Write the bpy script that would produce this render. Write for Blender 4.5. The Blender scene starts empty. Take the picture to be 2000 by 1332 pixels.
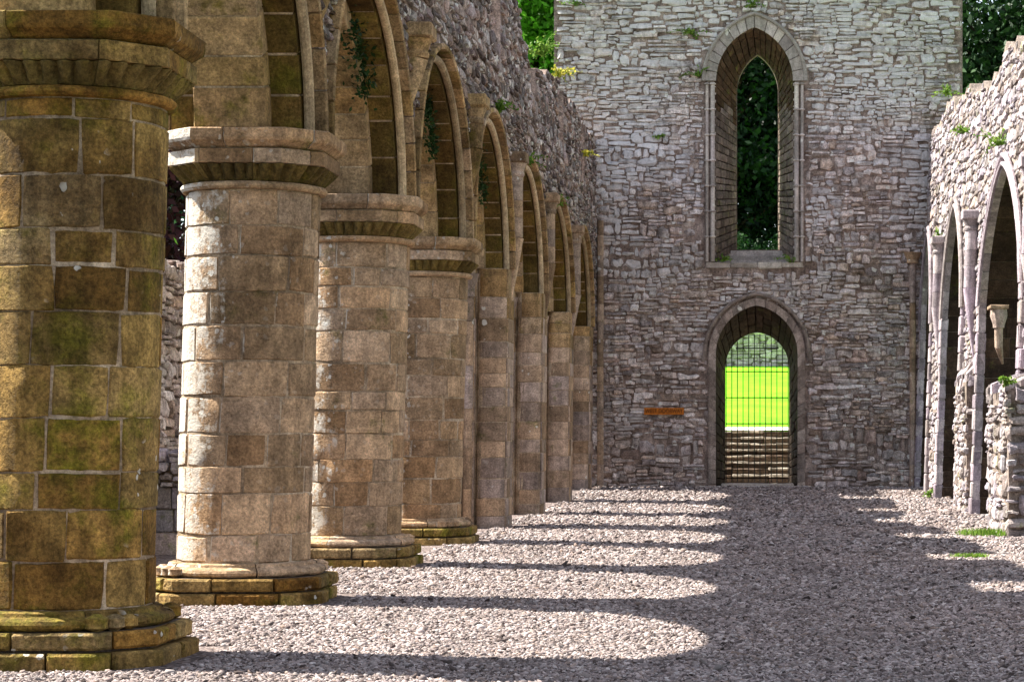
import bpy, bmesh, math, random
import numpy as np
from mathutils import Vector, Matrix
from mathutils.geometry import tessellate_polygon

# ------------------------------------------------------------------ camera, sky, sun, exposure
SC = bpy.context.scene
COL = SC.collection
EYE = 1.36
FPX = 4425.0                       # focal length in photo pixels (photo 2000 px wide)
VPX, VPY = 1460.0, 852.0           # vanishing point of the nave
camd = bpy.data.cameras.new('camera')
camd.sensor_width = 36.0
camd.lens = FPX / 2000 * 36.0
camd.shift_x = (1000 - VPX) / 2000
camd.shift_y = (VPY - 666) / 2000
camd.clip_start = 0.1
camd.clip_end = 2500
cam = bpy.data.objects.new('camera', camd)
cam.location = (0, 0, EYE)
cam.rotation_euler = (math.radians(90), 0, 0)
COL.objects.link(cam)
SC.camera = cam

SUN_A, SUN_B = 0.798, 0.23          # horizontal run of a shadow per metre of height: +x, -y
sun_vec = Vector((-SUN_A, SUN_B, 1.0)).normalized()
elev = math.asin(sun_vec.z)
azim = math.atan2(sun_vec.x, sun_vec.y)
w = bpy.data.worlds.new('World'); SC.world = w; w.use_nodes = True
nt = w.node_tree
sky = nt.nodes.new('ShaderNodeTexSky'); sky.sky_type = 'NISHITA'; sky.sun_disc = False
sky.sun_elevation = elev; sky.sun_rotation = azim
sky.air_density = 1.0; sky.dust_density = 1.5; sky.ozone_density = 1.0
bg = nt.nodes['Background']; bg.inputs[1].default_value = 0.092
wb = nt.nodes.new('ShaderNodeHueSaturation'); wb.inputs['Saturation'].default_value = 0.6
nt.links.new(sky.outputs[0], wb.inputs['Color']); nt.links.new(wb.outputs[0], bg.inputs[0])
sl = bpy.data.lights.new('sun', 'SUN'); sl.energy = 5.0; sl.angle = math.radians(0.5); sl.color = (1.0, 0.95, 0.86)
so = bpy.data.objects.new('sun', sl); COL.objects.link(so)
so.rotation_euler = sun_vec.to_track_quat('Z', 'Y').to_euler()
SC.view_settings.view_transform = 'Standard'; SC.view_settings.look = 'None'
SC.view_settings.exposure = 1.8; SC.view_settings.gamma = 1.0
SC.render.engine = 'CYCLES'
SC.cycles.max_bounces = 8; SC.cycles.diffuse_bounces = 5
SC.cycles.transparent_max_bounces = 4

rng = np.random.default_rng(7)
random.seed(7)

# ------------------------------------------------------------------ materials
def nn(t, kind, **kw):
    n = t.nodes.new(kind)
    for k, v in kw.items():
        setattr(n, k, v)
    return n

def mixc(t, a, b, fac, blend='MIX'):
    m = nn(t, 'ShaderNodeMix', data_type='RGBA', blend_type=blend)
    for sock, v in ((m.inputs[6], a), (m.inputs[7], b), (m.inputs[0], fac)):
        if isinstance(v, (int, float)): sock.default_value = v
        elif isinstance(v, tuple): sock.default_value = (*v, 1)
        else: t.links.new(v, sock)
    return m.outputs[2]

def math_(t, op, a, b=None, c=None):
    m = nn(t, 'ShaderNodeMath', operation=op)
    for i, v in enumerate((a, b, c)):
        if v is None: continue
        if isinstance(v, (int, float)): m.inputs[i].default_value = v
        else: t.links.new(v, m.inputs[i])
    return m.outputs[0]

def sstep(t, v, a, b, lo=0.0, hi=1.0):
    m = nn(t, 'ShaderNodeMapRange', interpolation_type='SMOOTHSTEP')
    t.links.new(v, m.inputs[0])
    m.inputs[1].default_value = a; m.inputs[2].default_value = b
    m.inputs[3].default_value = lo; m.inputs[4].default_value = hi
    return m.outputs[0]

def noise(t, vec, scale, detail=5, rough=0.6):
    n = nn(t, 'ShaderNodeTexNoise')
    n.inputs['Scale'].default_value = scale; n.inputs['Detail'].default_value = detail
    n.inputs['Roughness'].default_value = rough
    t.links.new(vec, n.inputs['Vector'])
    return n.outputs['Fac']

def ramp(t, fac, cols):
    r = nn(t, 'ShaderNodeValToRGB')
    el = r.color_ramp.elements
    while len(el) < len(cols): el.new(0.5)
    for i, c in enumerate(cols):
        el[i].position = i / max(1, len(cols) - 1); el[i].color = (*c, 1)
    t.links.new(fac, r.inputs[0])
    return r.outputs[0]

def base_mat(name):
    m = bpy.data.materials.new(name); m.use_nodes = True
    t = m.node_tree; p = t.nodes['Principled BSDF']
    p.inputs['Roughness'].default_value = 0.9
    p.inputs['Specular IOR Level'].default_value = 0.15
    return m, t, p

def stone_mat(name, cols, val=(0.7, 1.3), stain=0.4, stain_col=(0.07, 0.045, 0.03), moss=0.0,
              moss_col=(0.10, 0.11, 0.02), lichen=0.0, bump=0.5, fine=0.5, fscale=1.0, use_blk=True, lich_scale=7.0, sunny=False, pale=0.0):
    m, t, p = base_mat(name)
    pos = nn(t, 'ShaderNodeNewGeometry').outputs['Position']
    if use_blk:
        at = nn(t, 'ShaderNodeAttribute', attribute_name='blk')
        sep = nn(t, 'ShaderNodeSeparateColor'); t.links.new(at.outputs['Color'], sep.inputs[0])
        r_, g_, b_ = sep.outputs[0], sep.outputs[1], sep.outputs[2]
        voff = nn(t, 'ShaderNodeVectorMath', operation='MULTIPLY_ADD')
        t.links.new(at.outputs['Color'], voff.inputs[0]); voff.inputs[1].default_value = (9, 7, 8)
        t.links.new(pos, voff.inputs[2]); vec = voff.outputs[0]
    else:
        r_ = noise(t, pos, 2.0, 3); g_ = noise(t, pos, 3.1, 2); b_ = noise(t, pos, 1.7, 2); vec = pos
    col = ramp(t, r_, cols)
    n1 = noise(t, pos, 0.9, 6, 0.65)
    n2 = noise(t, vec, 7.0 * fscale, 8, 0.7)
    n3 = noise(t, vec, 42.0 * fscale, 4, 0.65)
    n4 = noise(t, pos, 2.4, 6, 0.7)
    if moss > 0:
        mk = math_(t, 'ADD', math_(t, 'MULTIPLY', n4, 0.92), math_(t, 'MULTIPLY', b_, 0.08))
        mk = sstep(t, mk, 0.60 - 0.22 * moss, 0.74 - 0.12 * moss)
        col = mixc(t, col, moss_col, math_(t, 'MULTIPLY', mk, 0.85))
    if stain > 0:
        sk = sstep(t, n1, 0.46, 0.66)
        col = mixc(t, col, stain_col, math_(t, 'MULTIPLY', sk, stain))
    vv = math_(t, 'MULTIPLY', sstep(t, g_, 0, 1, val[0], val[1]), 1.0)
    vv = math_(t, 'MULTIPLY', vv, sstep(t, n2, 0.25, 0.75, 1 - fine, 1 + fine))
    vv = math_(t, 'MULTIPLY', vv, sstep(t, n3, 0.28, 0.72, 1 - fine * 0.85, 1 + fine * 0.85))
    n5 = noise(t, vec, 120.0 * fscale, 3, 0.7)
    vv = math_(t, 'MULTIPLY', vv, sstep(t, n5, 0.3, 0.7, 1 - fine * 0.4, 1 + fine * 0.4))
    st = nn(t, 'ShaderNodeVectorMath', operation='MULTIPLY'); t.links.new(pos, st.inputs[0]); st.inputs[1].default_value = (9, 9, 0.7)
    vv = math_(t, 'MULTIPLY', vv, sstep(t, noise(t, st.outputs[0], 1.0, 5, 0.65), 0.35, 0.65, 1 - fine * 0.45, 1 + fine * 0.3))
    pit = nn(t, 'ShaderNodeTexVoronoi'); pit.inputs['Scale'].default_value = 21; t.links.new(vec, pit.inputs['Vector'])
    ps = nn(t, 'ShaderNodeSeparateColor'); t.links.new(pit.outputs['Color'], ps.inputs[0])
    pd = math_(t, 'SUBTRACT', pit.outputs['Distance'], math_(t, 'MULTIPLY', math_(t, 'POWER', ps.outputs[1], 3.0), 0.36))
    pitm = sstep(t, pd, -0.03, 0.05)
    col = mixc(t, col, vv, 1.0, 'MULTIPLY') if False else col
    hsv = nn(t, 'ShaderNodeHueSaturation'); t.links.new(col, hsv.inputs['Color']); t.links.new(vv, hsv.inputs['Value'])
    col = hsv.outputs[0]
    if lichen > 0:
        vo = nn(t, 'ShaderNodeTexVoronoi'); vo.inputs['Scale'].default_value = lich_scale
        wob = nn(t, 'ShaderNodeVectorMath', operation='MULTIPLY_ADD')
        nz = nn(t, 'ShaderNodeTexNoise'); nz.inputs['Scale'].default_value = 14; t.links.new(pos, nz.inputs['Vector'])
        t.links.new(nz.outputs['Color'], wob.inputs[0]); wob.inputs[1].default_value = (0.07, 0.07, 0.07)
        t.links.new(pos, wob.inputs[2]); t.links.new(wob.outputs[0], vo.inputs['Vector'])
        sp = nn(t, 'ShaderNodeSeparateColor'); t.links.new(vo.outputs['Color'], sp.inputs[0])
        rad = math_(t, 'MULTIPLY', math_(t, 'POWER', sp.outputs[0], 2.0), 0.42)
        d = math_(t, 'SUBTRACT', rad, vo.outputs['Distance'])
        lk = sstep(t, d, 0.0, 0.04)
        lk = math_(t, 'MULTIPLY', lk, sstep(t, noise(t, pos, 1.3, 3), 0.62 - 0.3 * lichen, 0.68 - 0.25 * lichen))
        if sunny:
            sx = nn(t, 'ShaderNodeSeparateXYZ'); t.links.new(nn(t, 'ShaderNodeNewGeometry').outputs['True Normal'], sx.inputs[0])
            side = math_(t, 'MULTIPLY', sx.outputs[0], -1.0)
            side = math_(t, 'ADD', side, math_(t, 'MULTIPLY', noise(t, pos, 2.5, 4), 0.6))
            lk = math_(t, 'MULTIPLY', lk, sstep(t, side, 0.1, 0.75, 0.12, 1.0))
            sun_crust = math_(t, 'ADD', math_(t, 'MULTIPLY', noise(t, pos, 6.0, 8, 0.75), 1.0), math_(t, 'MULTIPLY', side, 0.35))  # lichen crust, widened to paint the sunlit side's brightness into the colour
            col = mixc(t, col, (0.66, 0.62, 0.55), sstep(t, sun_crust, 0.72, 0.86, 0.0, 0.75))
        col = mixc(t, col, (0.72, 0.70, 0.64), math_(t, 'MULTIPLY', lk, 0.8))
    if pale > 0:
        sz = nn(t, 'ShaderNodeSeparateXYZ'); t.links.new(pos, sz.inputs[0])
        pk = math_(t, 'ADD', noise(t, pos, 0.55, 6, 0.65), math_(t, 'MULTIPLY_ADD', sz.outputs[2], 0.020, -0.12))  # height bias paints the upper wall's brighter light over the pale lichen patches
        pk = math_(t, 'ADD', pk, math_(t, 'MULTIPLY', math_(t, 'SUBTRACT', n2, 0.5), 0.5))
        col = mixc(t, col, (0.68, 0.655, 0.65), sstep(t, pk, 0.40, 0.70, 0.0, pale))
    t.links.new(col, p.inputs['Base Color'])
    hsum = math_(t, 'ADD', math_(t, 'ADD', n2, math_(t, 'MULTIPLY', n3, 0.5)), math_(t, 'ADD', math_(t, 'MULTIPLY', n5, 0.2), math_(t, 'MULTIPLY', pitm, 0.35)))
    b = nn(t, 'ShaderNodeBump'); b.inputs['Strength'].default_value = bump; b.inputs['Distance'].default_value = 0.03
    t.links.new(hsum, b.inputs['Height']); t.links.new(b.outputs[0], p.inputs['Normal'])
    return m

M = {}
M['ashlar'] = stone_mat('sandstone_ashlar', [(0.343, 0.207, 0.106), (0.416, 0.269, 0.156), (0.465, 0.324, 0.207), (0.367, 0.244, 0.135), (0.502, 0.361, 0.249)],
                        val=(0.72, 1.2), stain=0.55, stain_col=(0.13, 0.075, 0.035), moss=0.08, lichen=0.75, fine=0.4, bump=0.8, lich_scale=15.0, sunny=True)
M['ashlar_mossy'] = stone_mat('sandstone_mossy', [(0.253, 0.126, 0.026), (0.292, 0.181, 0.056), (0.346, 0.231, 0.090), (0.266, 0.168, 0.045), (0.373, 0.266, 0.135)],
                              val=(0.7, 1.2), stain=0.75, stain_col=(0.075, 0.033, 0.006), moss=0.55, moss_col=(0.135, 0.13, 0.010), lichen=0.15, fine=0.5, bump=0.9, lich_scale=13.0)
M['arch'] = stone_mat('arch_sandstone', [(0.289, 0.173, 0.071), (0.362, 0.235, 0.118), (0.409, 0.286, 0.166), (0.325, 0.212, 0.086), (0.434, 0.316, 0.213)],
                      val=(0.7, 1.2), stain=0.6, stain_col=(0.10, 0.05, 0.015), moss=0.3, moss_col=(0.15, 0.125, 0.018), fine=0.45, bump=0.7)
M['arch_dark'] = stone_mat('arch_recess_sandstone', [(0.10, 0.058, 0.014), (0.15, 0.095, 0.028), (0.13, 0.085, 0.022), (0.17, 0.115, 0.04)], stain=0.6, stain_col=(0.06, 0.03, 0.01), moss=0.5, moss_col=(0.11, 0.10, 0.012), fine=0.45, bump=0.7)  # shade of the recessed order painted in as a darker sandstone
M['arch_light'] = stone_mat('arch_moulding_sandstone', [(0.437, 0.322, 0.196), (0.517, 0.391, 0.253), (0.471, 0.356, 0.230)], stain=0.4, stain_col=(0.15, 0.09, 0.04), fine=0.35, bump=0.6)
M['scallop_dark'] = stone_mat('dark_olive_sandstone', [(0.13, 0.09, 0.03), (0.18, 0.125, 0.045), (0.155, 0.11, 0.035)], stain=0.4, stain_col=(0.06, 0.04, 0.012), moss=0.4, moss_col=(0.12, 0.10, 0.014), fine=0.45, bump=0.7)  # darker olive tone for the scalloped band of the capital
M['pier'] = stone_mat('pier_stone', [(0.313, 0.207, 0.126), (0.367, 0.258, 0.174), (0.335, 0.263, 0.228), (0.389, 0.291, 0.222), (0.346, 0.230, 0.138)],
                      stain=0.4, moss=0.1, lichen=0.3, fine=0.4)
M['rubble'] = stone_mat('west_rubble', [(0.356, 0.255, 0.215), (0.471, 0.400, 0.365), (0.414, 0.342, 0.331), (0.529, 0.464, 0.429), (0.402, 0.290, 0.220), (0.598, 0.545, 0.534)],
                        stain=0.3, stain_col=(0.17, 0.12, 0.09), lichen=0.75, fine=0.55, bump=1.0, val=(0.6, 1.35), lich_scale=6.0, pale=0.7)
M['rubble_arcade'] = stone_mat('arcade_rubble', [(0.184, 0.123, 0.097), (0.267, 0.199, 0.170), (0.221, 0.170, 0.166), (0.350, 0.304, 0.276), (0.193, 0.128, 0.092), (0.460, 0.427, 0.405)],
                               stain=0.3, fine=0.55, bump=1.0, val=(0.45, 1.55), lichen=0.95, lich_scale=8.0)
M['rubble_north'] = stone_mat('north_rubble', [(0.316, 0.262, 0.239), (0.388, 0.344, 0.353), (0.345, 0.299, 0.345), (0.417, 0.372, 0.362), (0.301, 0.234, 0.205), (0.445, 0.424, 0.451)],
                              stain=0.25, stain_col=(0.2, 0.15, 0.08), moss=0.12, moss_col=(0.18, 0.2, 0.04), fine=0.4, bump=0.8, val=(0.6, 1.3))
M['dressed'] = stone_mat('dressed_stone', [(0.36, 0.31, 0.27), (0.43, 0.38, 0.34), (0.33, 0.28, 0.26), (0.47, 0.42, 0.36)], stain=0.3, fine=0.3, lichen=0.2)
M['dressed_dark'] = stone_mat('reveal_stone', [(0.127, 0.094, 0.073), (0.165, 0.131, 0.105), (0.140, 0.104, 0.084), (0.185, 0.151, 0.129)], stain=0.5, moss=0.2, fine=0.45)  # shade inside the window reveal painted in as a darker stone
M['garden_stone'] = stone_mat('garden_wall_stone', [(0.50, 0.40, 0.42), (0.60, 0.49, 0.52), (0.44, 0.35, 0.37)], stain=0.2, fine=0.4, bump=0.8)
M['door_stone'] = stone_mat('doorway_stone', [(0.27, 0.215, 0.18), (0.33, 0.27, 0.235), (0.24, 0.185, 0.155), (0.36, 0.30, 0.26)], stain=0.4, fine=0.4, lichen=0.2)
M['nosing'] = stone_mat('sunlit_step_edges', [(0.36, 0.31, 0.25), (0.44, 0.39, 0.33)], stain=0.3, fine=0.4)  # sunlit treads painted as edges of paler stone
M['door_dark'] = stone_mat('shade_painted_stone', [(0.03, 0.02, 0.014), (0.05, 0.033, 0.022), (0.04, 0.026, 0.016)], stain=0.4, moss=0.15, fine=0.45)  # shade in the door reveal and side arches painted as near-black stone
M['soffit_north'] = stone_mat('shaded_sandstone', [(0.055, 0.03, 0.015), (0.085, 0.05, 0.028), (0.065, 0.038, 0.02), (0.10, 0.065, 0.04)], stain=0.4, moss=0.15, fine=0.45)  # shade under the window head, painted into the stone colour
M['dressed_north'] = stone_mat('north_quoin', [(0.339, 0.291, 0.314), (0.404, 0.356, 0.348), (0.323, 0.267, 0.314), (0.371, 0.323, 0.296)], stain=0.3, fine=0.35, lichen=0.3)
M['mortar'] = stone_mat('pale_mortar', [(0.06, 0.04, 0.025), (0.12, 0.08, 0.05), (0.36, 0.27, 0.18), (0.56, 0.46, 0.35), (0.60, 0.50, 0.40)], stain=0.3, moss=0.1, fine=0.4, use_blk=False)
M['mortar_wall'] = stone_mat('wall_mortar', [(0.250, 0.181, 0.150), (0.362, 0.288, 0.250), (0.188, 0.131, 0.106), (0.425, 0.350, 0.312)], stain=0.4, fine=0.55, use_blk=False, bump=0.9)
M['mortar_dark'] = stone_mat('dark_mortar', [(0.06, 0.045, 0.035), (0.13, 0.10, 0.08), (0.09, 0.065, 0.055)], stain=0.5, fine=0.5, use_blk=False, bump=0.9)
M['mortar_north'] = stone_mat('north_mortar', [(0.211, 0.167, 0.138), (0.282, 0.229, 0.197), (0.176, 0.150, 0.098)], stain=0.5, moss=0.2, fine=0.5, use_blk=False, bump=0.9)
M['pebble'] = stone_mat('gravel_pebbles', [(0.025, 0.017, 0.014), (0.211, 0.166, 0.156), (0.366, 0.305, 0.291), (0.064, 0.045, 0.042), (0.422, 0.363, 0.348), (0.211, 0.152, 0.123), (0.492, 0.440, 0.422), (0.035, 0.025, 0.021)],
                        stain=0.35, stain_col=(0.12, 0.095, 0.085), fine=0.2, bump=0.2, val=(0.7, 1.25))
M['step'] = stone_mat('step_stone', [(0.06, 0.04, 0.03), (0.12, 0.085, 0.06)], stain=0.4, fine=0.5)  # shade on the risers painted in as dark stone

def simple(name, c, rough=0.8, metal=0.0, var=0.25, scale=12):
    m, t, p = base_mat(name)
    pos = nn(t, 'ShaderNodeNewGeometry').outputs['Position']
    v = sstep(t, noise(t, pos, scale, 5), 0.3, 0.7, 1 - var, 1 + var)
    hsv = nn(t, 'ShaderNodeHueSaturation'); hsv.inputs['Color'].default_value = (*c, 1); t.links.new(v, hsv.inputs['Value'])
    t.links.new(hsv.outputs[0], p.inputs['Base Color'])
    p.inputs['Roughness'].default_value = rough; p.inputs['Metallic'].default_value = metal
    return m
M['iron'] = simple('black_iron', (0.012, 0.011, 0.012), 0.5, 0.3)
M['sign'] = simple('orange_wood', (0.50, 0.155, 0.02), 0.6, 0, 0.3, 25)
M['letters'] = simple('dark_carved_letters', (0.055, 0.014, 0.004), 0.7)
M['bark'] = simple('bark', (0.07, 0.05, 0.035), 0.95, 0, 0.4, 8)

def leaf_mat(name, cols, trans=0.3):
    m, t, p = base_mat(name)
    at = nn(t, 'ShaderNodeAttribute', attribute_name='blk')
    sep = nn(t, 'ShaderNodeSeparateColor'); t.links.new(at.outputs['Color'], sep.inputs[0])
    col = ramp(t, sep.outputs[0], cols)
    t.links.new(col, p.inputs['Base Color']); p.inputs['Roughness'].default_value = 0.55
    tr = nn(t, 'ShaderNodeBsdfTranslucent'); t.links.new(col, tr.inputs[0])
    mx = nn(t, 'ShaderNodeMixShader'); mx.inputs[0].default_value = trans
    t.links.new(p.outputs[0], mx.inputs[1]); t.links.new(tr.outputs[0], mx.inputs[2])
    t.links.new(mx.outputs[0], t.nodes['Material Output'].inputs[0])
    return m
M['leaf_bright'] = leaf_mat('bright_leaves', [(0.05, 0.13, 0.012), (0.10, 0.26, 0.02), (0.16, 0.36, 0.04)], 0.45)
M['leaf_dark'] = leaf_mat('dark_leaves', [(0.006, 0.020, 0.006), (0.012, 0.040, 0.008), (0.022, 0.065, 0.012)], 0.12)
M['leaf_black'] = leaf_mat('deep_shade_leaves', [(0.003, 0.010, 0.004), (0.006, 0.020, 0.006), (0.012, 0.034, 0.009)], 0.06)  # leaf colour darkened to carry the shade on the trees behind the window
M['leaf_mid'] = leaf_mat('mid_green_leaves', [(0.012, 0.045, 0.008), (0.03, 0.10, 0.014), (0.07, 0.18, 0.03)], 0.3)
M['leaf_copper'] = leaf_mat('copper_leaves', [(0.02, 0.007, 0.010), (0.04, 0.012, 0.018), (0.06, 0.018, 0.02)], 0.15)
M['leaf_conifer'] = leaf_mat('conifer_needles', [(0.012, 0.045, 0.03), (0.02, 0.075, 0.045), (0.04, 0.11, 0.06)], 0.1)
M['leaf_wall'] = leaf_mat('wall_plant_leaves', [(0.06, 0.14, 0.015), (0.14, 0.26, 0.03), (0.24, 0.34, 0.06)], 0.4)
M['leaf_yellow'] = leaf_mat('yellow_flowers', [(0.10, 0.20, 0.02), (0.55, 0.50, 0.05), (0.62, 0.55, 0.12)], 0.3)
M['leaf_ivy'] = leaf_mat('ivy_leaves', [(0.006, 0.015, 0.004), (0.012, 0.035, 0.006), (0.02, 0.05, 0.01)], 0.1)

def gravel_mat():
    m, t, p = base_mat('gravel_bed')
    pos = nn(t, 'ShaderNodeNewGeometry').outputs['Position']
    vo = nn(t, 'ShaderNodeTexVoronoi'); vo.inputs['Scale'].default_value = 30; t.links.new(pos, vo.inputs['Vector'])
    vo2 = nn(t, 'ShaderNodeTexVoronoi'); vo2.inputs['Scale'].default_value = 52; t.links.new(pos, vo2.inputs['Vector'])
    sp = nn(t, 'ShaderNodeSeparateColor'); t.links.new(vo.outputs['Color'], sp.inputs[0])
    c = ramp(t, sp.outputs[0], [(0.044, 0.032, 0.028), (0.207, 0.158, 0.147), (0.311, 0.245, 0.231), (0.118, 0.091, 0.084), (0.385, 0.315, 0.294), (0.222, 0.161, 0.133), (0.444, 0.382, 0.360)])
    dk = sstep(t, vo.outputs['Distance'], 0.35, 0.75)
    c = mixc(t, c, (0.07, 0.055, 0.05), math_(t, 'MULTIPLY', dk, 0.8))
    big = noise(t, pos, 0.35, 5)
    hsv = nn(t, 'ShaderNodeHueSaturation'); t.links.new(c, hsv.inputs['Color']); t.links.new(sstep(t, big, 0.3, 0.7, 0.82, 1.15), hsv.inputs['Value'])
    t.links.new(hsv.outputs[0], p.inputs['Base Color'])
    h = math_(t, 'ADD', math_(t, 'MULTIPLY', vo.outputs['Distance'], -1.0), math_(t, 'MULTIPLY', vo2.outputs['Distance'], -0.4))
    b = nn(t, 'ShaderNodeBump'); b.inputs['Strength'].default_value = 1.0; b.inputs['Distance'].default_value = 0.03
    t.links.new(h, b.inputs['Height']); t.links.new(b.outputs[0], p.inputs['Normal'])
    return m
M['gravel'] = gravel_mat()

def grass_mat(name, c0, c1):
    m, t, p = base_mat(name)
    pos = nn(t, 'ShaderNodeNewGeometry').outputs['Position']
    n = math_(t, 'ADD', math_(t, 'MULTIPLY', noise(t, pos, 0.5, 5), 0.5), math_(t, 'MULTIPLY', noise(t, pos, 18, 5, 0.8), 0.5))
    c = mixc(t, c0, c1, sstep(t, n, 0.35, 0.65))
    t.links.new(c, p.inputs['Base Color'])
    b = nn(t, 'ShaderNodeBump'); b.inputs['Strength'].default_value = 0.5; b.inputs['Distance'].default_value = 0.05
    t.links.new(noise(t, pos, 40, 4), b.inputs['Height']); t.links.new(b.outputs[0], p.inputs['Normal'])
    return m
M['grass'] = grass_mat('lawn_grass', (0.10, 0.36, 0.005), (0.21, 0.55, 0.012))
M['meadow'] = grass_mat('meadow_grass', (0.05, 0.13, 0.02), (0.09, 0.19, 0.03))
M['path'] = simple('pale_path', (0.6, 0.56, 0.5), 0.9, 0, 0.15, 20)

# ------------------------------------------------------------------ mesh builder
_tmpl = {}
def box_template(nu, nv, nw):
    k = (nu, nv, nw)
    if k in _tmpl: return _tmpl[k]
    idx = {}; P = []; Q = []
    def vid(i, j, l):
        if (i, j, l) not in idx:
            idx[(i, j, l)] = len(P); P.append((i, j, l))
        return idx[(i, j, l)]
    for i in range(nu):
        for j in range(nv):
            Q.append([vid(i, j, nw), vid(i + 1, j, nw), vid(i + 1, j + 1, nw), vid(i, j + 1, nw)])
            Q.append([vid(i, j, 0), vid(i, j + 1, 0), vid(i + 1, j + 1, 0), vid(i + 1, j, 0)])
    for i in range(nu):
        for l in range(nw):
            Q.append([vid(i, 0, l), vid(i + 1, 0, l), vid(i + 1, 0, l + 1), vid(i, 0, l + 1)])
            Q.append([vid(i, nv, l), vid(i, nv, l + 1), vid(i + 1, nv, l + 1), vid(i + 1, nv, l)])
    for j in range(nv):
        for l in range(nw):
            Q.append([vid(0, j, l), vid(0, j, l + 1), vid(0, j + 1, l + 1), vid(0, j + 1, l)])
            Q.append([vid(nu, j, l), vid(nu, j + 1, l), vid(nu, j + 1, l + 1), vid(nu, j, l + 1)])
    _tmpl[k] = (np.array(P), np.array(Q))
    return _tmpl[k]

def axis_pts(a, b, n, bev):
    if n <= 2:
        return np.linspace(a, b, n + 1)
    bev = min(bev, (b - a) * 0.25)
    return np.concatenate([[a], np.linspace(a + bev, b - bev, n - 1), [b]])

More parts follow.
